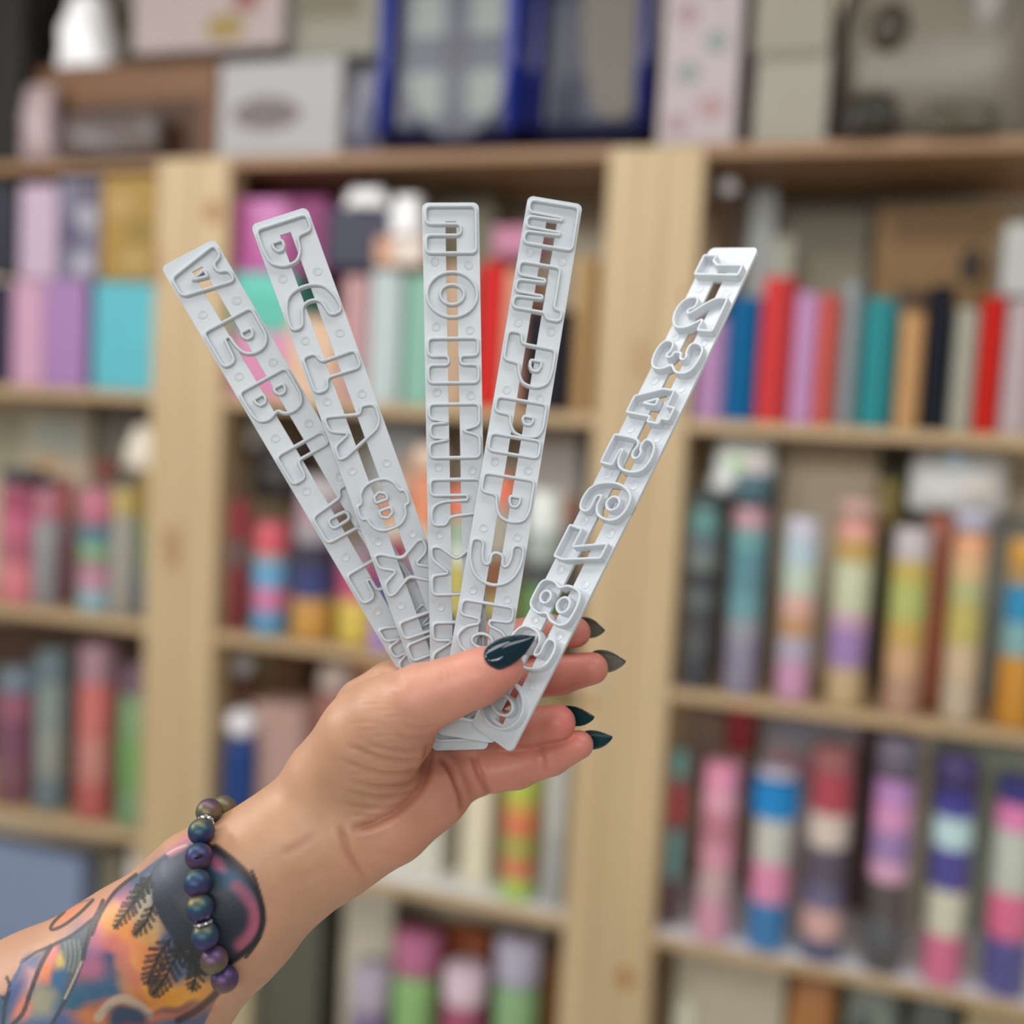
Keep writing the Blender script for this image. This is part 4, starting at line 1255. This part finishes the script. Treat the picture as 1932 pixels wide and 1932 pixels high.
# creases: polyline in photo pixels, depth mm, half width px, reddening
CREASES = [
    ([(812, 1400), (806, 1440), (797, 1478), (770, 1512), (735, 1538), (698, 1556), (664, 1562)], 1.5, 8, .55),
    ([(809, 1412), (770, 1417), (725, 1412), (690, 1402)], .45, 5, .2),
    ([(810, 1428), (770, 1437), (725, 1432), (680, 1416), (655, 1404)], .55, 5, .25),
    ([(806, 1444), (770, 1459), (720, 1459), (670, 1444), (640, 1430)], .55, 5, .25),
    ([(800, 1462), (765, 1482), (710, 1485), (655, 1470)], .55, 5, .25),
    ([(786, 1490), (745, 1505), (695, 1503), (650, 1492)], .5, 5, .2),
    ([(770, 1508), (730, 1524), (685, 1524), (640, 1512)], .45, 5, .2),
    ([(735, 1535), (700, 1541), (660, 1535)], .4, 5, .15),
    ([(812, 1392), (775, 1392), (740, 1386)], .35, 4, .15),
    ([(822, 1372), (790, 1374), (760, 1368)], .3, 4, .1),
    ([(832, 1425), (848, 1448), (862, 1478), (871, 1505), (872, 1535)], 1.1, 6, .55),
    ([(893, 1424), (900, 1445), (910, 1472), (927, 1503)], 1.1, 6, .5),
    ([(1017, 1404), (1024, 1432), (1032, 1462)], .5, 5, .25),
    ([(640, 1555), (650, 1585), (662, 1620), (694, 1662)], .9, 7, .35),
    ([(528, 1612), (560, 1597), (598, 1572)], .18, 9, .3),
    ([(560, 1660), (600, 1640), (640, 1640)], .12, 9, .1),
    ([(836, 1253), (846, 1268), (846, 1285)], .25, 4, .15),
    ([(845, 1250), (857, 1262), (860, 1280)], .22, 4, .12),
    ([(826, 1262), (834, 1276), (832, 1292)], .22, 4, .12),
    ([(600, 1470), (650, 1500), (700, 1515)], .1, 12, .0),
    ([(722, 1262), (738, 1280), (768, 1292)], .5, 8, .1),
]
for k in range(16):
    x0, y0 = 655 + (k % 4) * 22, 1318 + k * 12
    CREASES.append(([(x0, y0), (x0 + 40, y0 - 3), (x0 + 85, y0 + 4)], .12, 3.5, .05))
front = np.clip(N[:, 2] * 2.5, 0, 1)
crease_col = np.zeros(len(V))
for pts, dep, wd_px, red in CREASES:
    sp = spline(pts, 5)
    lo, hi = sp.min(0) - 30, sp.max(0) + 30
    ii = np.where((PX[:, 0] > lo[0]) & (PX[:, 0] < hi[0]) & (PX[:, 1] > lo[1]) & (PX[:, 1] < hi[1]) & (front > 0))[0]
    if not len(ii):
        continue
    d, at = dist_poly(sp, PX[ii], True)
    env = np.clip(np.minimum(at, 1 - at) * (9.0 if dep > 1 else 4.0), 0.04, 1) * front[ii]   # creases die out at their ends
    w = np.exp(-(d / wd_px) ** 2) * env
    lip = np.exp(-((d - wd_px * 2) / wd_px) ** 2) * env * 0.22
    V[ii] += N[ii] * ((-w + lip) * dep)[:, None]
    crease_col[ii] = np.maximum(crease_col[ii], w * red)
V = laplace(V, Q, 1, 0.35)

# skin colour and tattoo, painted on the surface
SKIN = np.array(lin((194, 146, 117)))
C = np.repeat(SKIN[None], len(V), 0)


def tint(mask, col, s):
    global C
    m = np.clip(mask * s, 0, 1)[:, None]
    C = C * (1 - m) + np.array(lin(col))[None] * m


def blobf(cx, cy, rx, ry, ang=0.0, soft=.35):
    a = math.radians(ang)
    x, y = PX[:, 0] - cx, PX[:, 1] - cy
    u, v = x * math.cos(a) + y * math.sin(a), -x * math.sin(a) + y * math.cos(a)
    r = np.sqrt((u / rx) ** 2 + (v / ry) ** 2)
    return np.clip((1 + soft - r) / (2 * soft), 0, 1)


# redder fingers, thumb tip and palm edge; paler wrist
tint(blobf(1030, 1300, 190, 200, 0, .6), (202, 116, 104), .8)
tint(blobf(900, 1480, 120, 90, 0, .7), (190, 118, 100), .6)
tint(blobf(760, 1600, 110, 60, -30, .8), (206, 134, 110), .45)
tint(blobf(860, 1290, 110, 60, -20, .7), (224, 158, 136), .5)
tint(blobf(540, 1570, 130, 110, -40, .8), (190, 148, 112), .7)
tint(blobf(1110, 1195, 30, 40, 0, .6), (205, 112, 108), .5)
tint(blobf(1080, 1365, 40, 40, 0, .6), (216, 118, 112), .5)
tint(crease_col, (150, 78, 62), 1.0)

NZ = np.array([noise.noise(Vector((x * .02, y * .02, 3.1))) for x, y in PX[::1]]) if len(V) < 60000 else None
arm = np.where((PX[:, 0] < 520) & (PX[:, 1] > 1440) & (PX[:, 0] > -900))[0]
AX = PX[arm]
AC = C[arm].copy()
wob = np.array([noise.noise_vector(Vector((x * .03, y * .03, 1.7)))[:2] for x, y in AX]) if len(arm) else np.zeros((0, 2))
AXW = AX + wob * 9


def c8(pts):
    return [(x / 3.45, 1450 + y / 3.45) for x, y in pts]


def ink(mask, col, s=1.0):
    global AC
    m = np.clip(mask * s, 0, 1)[:, None]
    AC = AC * (1 - m) + np.array(lin(col))[None] * m


def poly_mask(pts, soft, X=None):
    X = AX if X is None else X
    p = np.array(pts, float)
    inside = np.zeros(len(X), bool)
    j = len(p) - 1
    for i in range(len(p)):
        yi, yj = p[i, 1], p[j, 1]
        c = ((yi > X[:, 1]) != (yj > X[:, 1]))
        xx = (p[j, 0] - p[i, 0]) * (X[:, 1] - yi) / (yj - yi if abs(yj - yi) > 1e-9 else 1e-9) + p[i, 0]
        inside ^= c & (X[:, 0] < xx)
        j = i
    d = dist_poly(list(p) + [p[0]], X)
    sd = np.where(inside, d, -d)
    return np.clip(sd / soft + .5, 0, 1)


def stroke(pts, w, col, s=1.0, soft=2.5):
    d = dist_poly(spline(c8(pts), 5), AX)
    ink(np.clip((w - d) / soft + .5, 0, 1), col, s)


def blob(x, y, rx, ry, ang, col, s=1.0, soft=.5):
    a = math.radians(ang)
    dx, dy = AXW[:, 0] - x / 3.45, AXW[:, 1] - 1450 - y / 3.45
    u, v = dx * math.cos(a) + dy * math.sin(a), -dx * math.sin(a) + dy * math.cos(a)
    r = np.sqrt((u / (rx / 3.45)) ** 2 + (v / (ry / 3.45)) ** 2)
    ink(np.clip((1 + soft - r) / (2 * soft), 0, 1), col, s)


# the big colour field of the sleeve
sleeve = spline(c8([(1250, 440), (1120, 520), (960, 640), (830, 740), (700, 850), (620, 960), (520, 1060), (380, 1120), (250, 1210), (130, 1290), (60, 1400), (20, 1480), (-300, 1640), (-1000, 2050), (-1600, 2500), (-1200, 4200), (300, 3400), (1000, 2300), (1420, 1480), (1500, 1330), (1300, 900)]), 6)
ink(poly_mask(sleeve, 4), (70, 92, 122), .95)
for b in [(650, 1180, 190, 160, 20, (58, 92, 140), .9), (760, 1290, 150, 120, 30, (44, 46, 84), .85), (590, 1300, 110, 90, 10, (172, 92, 118), .8), (540, 1380, 70, 40, 0, (150, 90, 70), .7),
          (640, 1450, 220, 90, -15, (34, 82, 112), .9), (440, 1560, 160, 130, 0, (40, 90, 112), .8), (720, 1000, 120, 190, 38, (216, 120, 128), .95), (700, 930, 60, 80, 30, (226, 160, 90), .8),
          (790, 1030, 110, 120, 30, (222, 158, 64), .95), (760, 1150, 90, 60, 30, (188, 92, 92), .8), (900, 1200, 110, 210, -20, (214, 128, 72), .95), (960, 1420, 140, 190, -25, (222, 150, 56), 1.0), (1130, 1500, 260, 95, -8, (226, 160, 48), 1.0),
          (1300, 1440, 110, 90, -20, (214, 150, 74), .9), (850, 1330, 50, 160, -20, (176, 92, 84), .7), (1000, 1290, 90, 120, 0, (205, 120, 76), .8), (1080, 1600, 260, 45, -6, (176, 88, 70), .7),
          (930, 860, 60, 130, 20, (178, 168, 140), .8), (1000, 1000, 90, 90, 30, (196, 160, 110), .8), (960, 1090, 70, 60, 0, (200, 150, 80), .8)]:
    blob(*b)
# lower band: planet rim, dark dome
blob(760, 1560, 330, 70, -12, (168, 96, 58), .85)
blob(560, 1640, 160, 60, 0, (196, 120, 60), .8)
stroke([(640, 1620), (720, 1530), (800, 1500), (880, 1530), (970, 1600)], 9, (176, 160, 138), .8, 6)
blob(830, 1630, 130, 85, 0, (24, 62, 86), .95, .25)
blob(900, 1690, 120, 40, 0, (150, 60, 70), .6)
blob(1150, 1560, 200, 26, -12, (66, 60, 90), .6)
stroke([(1160, 1640), (1300, 1560), (1430, 1440)], 7, (40, 38, 46), .8, 6)
rb = random.Random(5)
for k in range(26):
    x = rb.uniform(-1500, 500)
    blob(x, 1900 - .42 * x + rb.uniform(-150, 420), rb.uniform(60, 190), rb.uniform(50, 130), rb.uniform(0, 90), rb.choice([(214, 128, 72), (172, 92, 118), (34, 82, 112), (222, 158, 64), (44, 46, 84), (58, 92, 140)]), .85)
# the dark egg with its coloured rim
egg = spline(c8([(980, 670), (1060, 580), (1200, 510), (1330, 480), (1440, 540), (1560, 650), (1660, 760), (1715, 880), (1720, 1000), (1690, 1100), (1620, 1190), (1520, 1260), (1440, 1330), (1400, 1330), (1280, 1230), (1180, 1150), (1110, 1090), (1030, 960), (990, 850)]), 6)
ink(poly_mask(egg, 4), (46, 52, 62), 1.0)
blob(1090, 690, 130, 110, -30, (80, 90, 104), .75, .7)
blob(1480, 720, 190, 60, 38, (40, 92, 124), .9, .6)
blob(1420, 630, 60, 34, 40, (176, 84, 112), .8, .7)
stroke([(1540, 770), (1620, 860), (1655, 950), (1640, 1060), (1560, 1150)], 11, (176, 92, 118), .85, 14)
blob(1430, 960, 150, 190, 10, (22, 36, 46), .9, .6)
blob(1180, 900, 100, 200, 0, (36, 40, 48), .7, .7)
stroke([(1400, 510), (1520, 600), (1640, 730), (1700, 880), (1710, 1010), (1660, 1130), (1560, 1220), (1480, 1280)], 6, (22, 26, 32), .9, 5)
stroke([(1640, 670), (1668, 740), (1700, 860)], 3.2, (30, 32, 36), .9)
stroke([(1600, 1228), (1640, 1180), (1690, 1100)], 3.4, (30, 32, 36), .9)
stroke([(1230, 455), (1180, 500), (1110, 540)], 9, (196, 124, 136), .8, 8)
stroke([(1090, 555), (1150, 520), (1210, 500)], 2.2, (210, 190, 180), .7)


def fern(pts, length, n, w=2.4):
    p = spline(pts, 14)
    L = len(p)
    stroke(pts, w, (34, 36, 36), .9)
    for i in range(1, n):
        k = int(i / n * (L - 1))
        d = p[min(k + 1, L - 1)] - p[k - 1]
        d /= max(np.linalg.norm(d), 1e-6)
        ll = length * (math.sin(math.pi * min(.97, .22 + .78 * i / n)) ** .8) * (0.9 + .2 * random.random())
        for sgn in (-1, 1):
            q = np.array([d[0] * .62 - sgn * d[1] * .78, d[1] * .62 + sgn * d[0] * .78])
            a, b = p[k], p[k] + q * ll
            stroke([a, (a + b) / 2 + d * 3, b], w * 1.5, (40, 42, 40), .85, 2.6)


fern([(990, 690), (900, 830), (820, 940), (745, 1040)], 70, 11, 2.2)
fern([(1000, 880), (950, 1000), (870, 1085)], 60, 7, 2.2)
fern([(970, 720), (930, 780), (860, 860)], 50, 6)
fern([(1110, 1110), (1040, 1210), (990, 1320), (960, 1410)], 90, 9, 2.5)
fern([(1180, 1140), (1120, 1280), (1050, 1400), (985, 1480)], 90, 10, 2.5)
fern([(1240, 1180), (1280, 1300), (1250, 1450)], 80, 8, 2.4)
fern([(1130, 1120), (1210, 1210), (1330, 1340)], 75, 8, 2.4)
# left side: dark wedge, leaf outlines, colour inside
wedge = c8([(330, 1150), (470, 1080), (600, 985), (560, 1180), (470, 1420), (420, 1480), (440, 1300), (400, 1200)])
ink(poly_mask(wedge, 6), (78, 88, 92), .9)
for x in (420, 450, 480, 510):
    stroke([(x, 1120), (x + 10, 1220), (x - 10, 1320)], 2.4, (140, 150, 130), .5)
for b in [(300, 1300, 50, 110, 20, (222, 130, 84), .95), (350, 1200, 40, 60, 20, (222, 130, 120), .9), (395, 1260, 28, 60, 10, (214, 180, 80), .85), (180, 1370, 60, 110, 30, (206, 150, 140), .8),
          (390, 1370, 55, 60, 0, (52, 98, 134), .9), (275, 1520, 100, 100, 0, (150, 146, 116), .9), (130, 1560, 60, 90, 20, (212, 120, 84), .85), (80, 1480, 40, 150, 25, (62, 84, 130), .9), (210, 1250, 60, 40, -30, (72, 96, 140), .7),
          (20, 1560, 60, 80, 0, (50, 88, 112), .8)]:
    blob(*b)
stroke([(140, 1262), (230, 1200), (330, 1155), (460, 1090), (595, 985)], 3.2, (44, 44, 50), .9)
stroke([(595, 990), (570, 1120), (520, 1300), (440, 1480), (340, 1660)], 3.6, (60, 62, 66), .9)
stroke([(600, 1000), (560, 1180), (500, 1330), (420, 1500)], 1.6, (200, 180, 160), .8)
stroke([(330, 1160), (260, 1290), (200, 1450), (150, 1590), (80, 1670)], 4.5, (40, 42, 48), .9)
stroke([(45, 1360), (62, 1430), (30, 1560), (20, 1680)], 3.4, (44, 46, 52), .9)
stroke([(0, 1480), (40, 1500), (60, 1420)], 3.0, (44, 46, 52), .8)
stroke([(150, 1240), (90, 1390), (60, 1440)], 2.4, (70, 90, 130), .8)
stroke([(885, 690), (760, 790), (680, 900), (630, 1000), (600, 1080)], 3.6, (50, 48, 54), .9)
stroke([(670, 860), (640, 930), (600, 1010), (540, 1240)], 4.0, (56, 58, 64), .9)
# small feather on the upper side
blob(450, 945, 110, 34, -36, (226, 140, 100), .85)
stroke([(605, 855), (520, 940), (430, 1010), (360, 1045), (330, 1040), (350, 1000), (420, 930)], 3.2, (60, 58, 66), .9)
stroke([(420, 930), (500, 880), (600, 850)], 1.6, (120, 90, 90), .7)
C[arm] = AC


def skin_mat():
    m = bpy.data.materials.new('skin')
    m.use_nodes = True
    nt = m.node_tree
    b = nt.nodes['Principled BSDF']
    at = nt.nodes.new('ShaderNodeAttribute')
    at.attribute_name = 'skin_colour'
    tc = nt.nodes.new('ShaderNodeTexCoord')
    nz = nt.nodes.new('ShaderNodeTexNoise')
    nz.inputs['Scale'].default_value = 90
    nz.inputs['Detail'].default_value = 4
    nt.links.new(tc.outputs['Object'], nz.inputs['Vector'])
    mr = nt.nodes.new('ShaderNodeMapRange')
    mr.inputs[3].default_value = .86
    mr.inputs[4].default_value = 1.12
    nt.links.new(nz.outputs[0], mr.inputs[0])
    vm = nt.nodes.new('ShaderNodeVectorMath')
    vm.operation = 'SCALE'
    nt.links.new(at.outputs['Color'], vm.inputs[0])
    nt.links.new(mr.outputs[0], vm.inputs['Scale'])
    nt.links.new(vm.outputs[0], b.inputs['Base Color'])
    b.inputs['Roughness'].default_value = 0.46
    b.inputs['Subsurface Weight'].default_value = 0.12
    b.inputs['Subsurface Radius'].default_value = (1.0, 0.35, 0.2)
    b.inputs['Subsurface Scale'].default_value = 0.003
    n2 = nt.nodes.new('ShaderNodeTexVoronoi')
    n2.inputs['Scale'].default_value = 900
    nt.links.new(tc.outputs['Object'], n2.inputs['Vector'])
    bp = nt.nodes.new('ShaderNodeBump')
    bp.inputs['Strength'].default_value = 0.1
    bp.inputs['Distance'].default_value = 0.0003
    nt.links.new(n2.outputs['Distance'], bp.inputs['Height'])
    nt.links.new(bp.outputs[0], b.inputs['Normal'])
    return m


HB = to_world(P(560, 1612, 0))[0]
me = bpy.data.meshes.new('person')
Wv = to_world(V) - HB
me.vertices.add(len(Wv))
me.vertices.foreach_set('co', Wv.astype(np.float32).ravel())
me.loops.add(Q.size)
me.loops.foreach_set('vertex_index', Q.astype(np.int32).ravel())
me.polygons.add(len(Q))
me.polygons.foreach_set('loop_start', np.arange(0, Q.size, 4, dtype=np.int32))
me.polygons.foreach_set('loop_total', np.full(len(Q), 4, np.int32))
me.update(calc_edges=True)
me.validate()
ca = me.color_attributes.new('skin_colour', 'FLOAT_COLOR', 'POINT')
ca.data.foreach_set('color', np.concatenate([C, np.ones((len(C), 1))], 1).astype(np.float32).ravel())
person = link('person', me, skin_mat(), None, True, HB)
tag(person, "bare tattooed left forearm and hand holding up the fan of white cutter strips", 'person')


# ------------------------------------------------------------------ nails
def nail_mat(c, rough=.06):
    m = bpy.data.materials.new('nail_lacquer')
    m.use_nodes = True
    b = m.node_tree.nodes['Principled BSDF']
    b.inputs['Base Color'].default_value = (*lin(c), 1)
    b.inputs['Roughness'].default_value = rough
    b.inputs['Specular IOR Level'].default_value = .35
    b.inputs['Coat Weight'].default_value = .35
    b.inputs['Coat Roughness'].default_value = 0.03
    return m


TEAL = nail_mat((4, 36, 48), .04)
UNDER_GREY = nail_mat((120, 124, 112), .25)
UNDER_TEAL = nail_mat((22, 66, 72), .12)


def nail(base, tip, hw, up, arch, droop, mats, label=None, shape=None):
    """almond nail shell from base to tip (camera mm); up = outer direction"""
    base, tip, up = np.array(base, float), np.array(tip, float), np.array(up, float)
    ax = tip - base
    L = np.linalg.norm(ax)
    ax /= L
    up = up - ax * (up @ ax)
    up /= np.linalg.norm(up)
    sd = np.cross(ax, up)
    ns, nt_ = 22, 13
    prof = shape or [(0, .62), (.06, .84), (.16, .96), (.32, 1.0), (.5, .93), (.66, .76), (.8, .52), (.91, .28), (.97, .12), (1, .03)]
    xs, ws = zip(*prof)
    top, bot = [], []
    for i in range(ns):
        s = i / (ns - 1)
        w = np.interp(s, xs, ws) * hw
        for j in range(nt_):
            t = j / (nt_ - 1) * 2 - 1
            x = s * L + (0.9 * (1 - t * t) * -1 * (1 - s) * .9 if s < .3 else 0)
            h = arch * (1 - t * t) * (0.35 + .65 * (w / hw)) - droop * max(0, s - .3) ** 2
            p = base + ax * x + sd * (t * w) + up * h
            top.append(p)
            bot.append(p - up * 0.55)
    Vv = top + bot
    n = ns * nt_
    f, mi = [], []
    for i in range(ns - 1):
        for j in range(nt_ - 1):
            a = i * nt_ + j
            f.append((a, a + 1, a + nt_ + 1, a + nt_))
            mi.append(0)
            f.append((n + a, n + a + nt_, n + a + nt_ + 1, n + a + 1))
            mi.append(1)
    rim = [i for i in range(nt_)] + [(i + 1) * nt_ - 1 for i in range(1, ns)] + [(ns - 1) * nt_ + j for j in range(nt_ - 2, -1, -1)] + [i * nt_ for i in range(ns - 2, 0, -1)]
    for k in range(len(rim)):
        a, b = rim[k], rim[(k + 1) % len(rim)]
        f.append((a, n + a, n + b, b))
        mi.append(0)
    me = from_py(to_world(np.array(Vv)) - HB, f)
    bm = bmesh.new()
    bm.from_mesh(me)
    bmesh.ops.recalc_face_normals(bm, faces=bm.faces)
    bm.to_mesh(me)
    bm.free()
    o = link('fingernail', me, mats, person, True)
    me.polygons.foreach_set('material_index', mi)
    if label:
        o['label'] = label
    return o


zb = zfront(925, 1243) or 33
nail(P(921, 1247, zb - .6), P(1010, 1198, 29.5), 5.1, (-.12, .42, .9), 2.3, 3.2, [TEAL, TEAL], 'long almond nail in glossy dark teal lacquer on the thumb')
nail(P(1092, 1181, -17), P(1142, 1189, -12.5), 4.3, (.1, .35, -.93), 2.2, 1.5, [TEAL, UNDER_GREY], 'grey underside of the index nail')
nail(P(1117, 1247, -13), P(1181, 1247, -9), 4.9, (.1, .4, -.9), 2.4, 1.5, [TEAL, UNDER_GREY], 'grey underside of the middle nail')
nail(P(1062, 1349, -6), P(1122, 1352, 0), 4.6, (.25, .45, -.8), 2.2, 1.5, [TEAL, UNDER_TEAL], 'dark teal ring finger nail')
nail(P(1098, 1398, -7), P(1156, 1389, -2), 4.2, (.2, .4, -.85), 2.0, 1.5, [TEAL, UNDER_TEAL], 'dark teal little finger nail')


# ------------------------------------------------------------------ bracelet
def bead_mat():
    m = bpy.data.materials.new('iridescent_bead')
    m.use_nodes = True
    nt = m.node_tree
    b = nt.nodes['Principled BSDF']
    tc = nt.nodes.new('ShaderNodeTexCoord')
    oi = nt.nodes.new('ShaderNodeObjectInfo')
    sx = nt.nodes.new('ShaderNodeSeparateXYZ')
    nt.links.new(tc.outputs['Generated'], sx.inputs[0])
    nz = nt.nodes.new('ShaderNodeTexNoise')
    nz.inputs['Scale'].default_value = 1.6
    nt.links.new(tc.outputs['Generated'], nz.inputs['Vector'])
    a = nt.nodes.new('ShaderNodeMath')
    a.operation = 'MULTIPLY_ADD'
    nt.links.new(sx.outputs[2], a.inputs[0])
    a.inputs[1].default_value = 0.62
    nt.links.new(oi.outputs['Random'], a.inputs[2])
    a2 = nt.nodes.new('ShaderNodeMath')
    a2.operation = 'MULTIPLY_ADD'
    nt.links.new(nz.outputs[0], a2.inputs[0])
    a2.inputs[1].default_value = 0.5
    nt.links.new(a.outputs[0], a2.inputs[2])
    fr = nt.nodes.new('ShaderNodeMath')
    fr.operation = 'FRACT'
    nt.links.new(a2.outputs[0], fr.inputs[0])
    cr = nt.nodes.new('ShaderNodeValToRGB')
    e = cr.color_ramp.elements
    e[0].position, e[0].color = 0, (*lin((116, 108, 78)), 1)
    e[1].position, e[1].color = 1, (*lin((122, 112, 74)), 1)
    for p, c in ((.2, (108, 84, 96)), (.4, (88, 66, 108)), (.6, (58, 68, 108)), (.8, (52, 86, 96))):
        q = e.new(p)
        q.color = (*lin(c), 1)
    nt.links.new(fr.outputs[0], cr.inputs[0])
    nt.links.new(cr.outputs[0], b.inputs['Base Color'])
    b.inputs['Metallic'].default_value = .55
    b.inputs['Roughness'].default_value = .42
    n2 = nt.nodes.new('ShaderNodeTexNoise')
    n2.inputs['Scale'].default_value = 30
    nt.links.new(tc.outputs['Generated'], n2.inputs['Vector'])
    bp = nt.nodes.new('ShaderNodeBump')
    bp.inputs['Strength'].default_value = .12
    bp.inputs['Distance'].default_value = .0005
    nt.links.new(n2.outputs[0], bp.inputs['Height'])
    nt.links.new(bp.outputs[0], b.inputs['Normal'])
    return m


BEAD = bead_mat()
SILVER = mat((225, 225, 228), .18, 1.0, k=1.0)
ROSE = mat((205, 150, 135), .28, 1.0, k=1.0)
BLACK = mat((14, 13, 13), .6, k=1.0)
bra = empty('bracelet', to_world(P(376, 1700, 26))[0])
tag(bra, 'stretch bracelet of iridescent round stone beads around the tattooed wrist', 'bracelet')
BO = np.array(bra.location)
bm = bmesh.new()
bmesh.ops.create_uvsphere(bm, u_segments=28, v_segments=18, radius=0.00468)
BEADME = bm_mesh(bm)
BEADME.materials.append(BEAD)
BEADME.polygons.foreach_set('use_smooth', [True] * len(BEADME.polygons))
bp_px = [(422, 1525, -6), (394, 1531, 3), (380, 1569, None), (375, 1616, None), (372.5, 1666, None), (377, 1713, None), (387, 1766, None), (404, 1811, None), (424, 1847, None), (439, 1875, -1)]
cen = []
for x, y, z in bp_px:
    if z is None:
        zf = zfront(x + 6, y, 6)
        z = (zf if zf is not None else 10) + 4.75
    cen.append(P(x, y, z))
cen[2][2] = min(cen[2][2], cen[3][2] - 2)
for i in range(9):                           # round the back of the wrist
    a = math.pi * (i + 1) / 10
    c0 = (cen[-1] + cen[0]) / 2
    r = (cen[-1] - cen[0]) / 2
    cen.append(c0 + r * math.cos(a) + np.array([-5, -13, -31]) * math.sin(a))
for k, c in enumerate(cen):
    o = bpy.data.objects.new('bead', BEADME)
    COL.objects.link(o)
    o.parent = bra
    o.location = Vector(to_world(c)[0] - BO)
    o.rotation_euler = (random.random() * .6, random.random() * .6, random.random() * 6)
    if k == 3:                               # the bead with an open druzy pit
        bm = bmesh.new()
        bmesh.ops.create_icosphere(bm, subdivisions=2, radius=1.0)
        for v in bm.verts:
            v.co *= 0.8 + .4 * random.random()
            v.co = Vector((v.co.x * .0016, v.co.y * .0007, v.co.z * .0009))
        tc_ = np.array([0, 0, 400.0]) - c
        d = to_world(c + tc_ / np.linalg.norm(tc_) * 4.45)[0] - BO
        q = link('druzy_pit', bm_mesh(bm), BLACK, o)
        q.matrix_parent_inverse = Matrix.Identity(4)
        R_ = o.rotation_euler.to_matrix().inverted()
        q.location = R_ @ (Vector(d) - o.location)
        q.rotation_euler = (R_ @ CAMM.to_3x3() @ Matrix.Rotation(.35, 3, 'Z')).to_euler()


def tube(pts, r, n=8, closed=False):
    p = np.array(pts, float)
    m = len(p)
    vs, fs = [], []
    up = np.array([0.13, 0.21, 0.97])
    for i in range(m):
        a = p[(i + 1) % m] if (closed or i < m - 1) else p[i]
        b = p[i - 1] if (closed or i > 0) else p[i]
        t = a - b
        t /= max(np.linalg.norm(t), 1e-9)
        s = np.cross(t, up)
        s /= max(np.linalg.norm(s), 1e-9)
        w = np.cross(s, t)
        rr = r[i] if hasattr(r, '__len__') else r
        for k in range(n):
            g = 2 * math.pi * k / n
            vs.append(p[i] + (s * math.cos(g) + w * math.sin(g)) * rr)
    for i in range(m if closed else m - 1):
        for k in range(n):
            a, b = i * n + k, i * n + (k + 1) % n
            c, d = ((i + 1) % m) * n + (k + 1) % n, ((i + 1) % m) * n + k
            fs.append((a, b, c, d))
    if not closed:
        fs += [tuple(range(n))[::-1], tuple((m - 1) * n + k for k in range(n))]
    return vs, fs


vs, fs = tube(cen, 0.35, 6, True)
link('elastic_cord', from_py(to_world(np.array(vs)) - BO, fs), BLACK, bra)
for (i, j) in ((1, 2), (5, 6)):              # sparkling spacer rings
    c = (cen[i] + cen[j]) / 2 + np.array([.4, 0, 1.0])
    ax = cen[j] - cen[i]
    ax /= np.linalg.norm(ax)
    s = np.cross(ax, [0, 0, 1.0])
    s /= np.linalg.norm(s)
    w = np.cross(s, ax)
    ring = [c + (s * math.cos(a) + w * math.sin(a)) * 2.3 * (1 + .06 * (k % 2)) for k, a in enumerate(np.linspace(0, 2 * math.pi, 24, endpoint=False))]
    vs, fs = tube(ring, [0.62 + .16 * (k % 2) for k in range(24)], 6, True)
    link('spacer_ring', from_py(to_world(np.array(vs)) - BO, fs), SILVER, bra)
ch = [P(458, 1858, -2), P(466, 1856, 1), P(470, 1866, 2), P(476, 1858, 1), P(474, 1848, 0), P(482, 1846, 1), P(480, 1836, 0), P(487, 1840, 1), P(490, 1830, 0)]
vs, fs = tube([spl for spl in np.array(ch)], [.9, .8, 1.1, .8, .9, .7, .8, .6, .4], 7)
link('charm', from_py(to_world(np.array(vs)) - BO, fs), ROSE, bra, True)
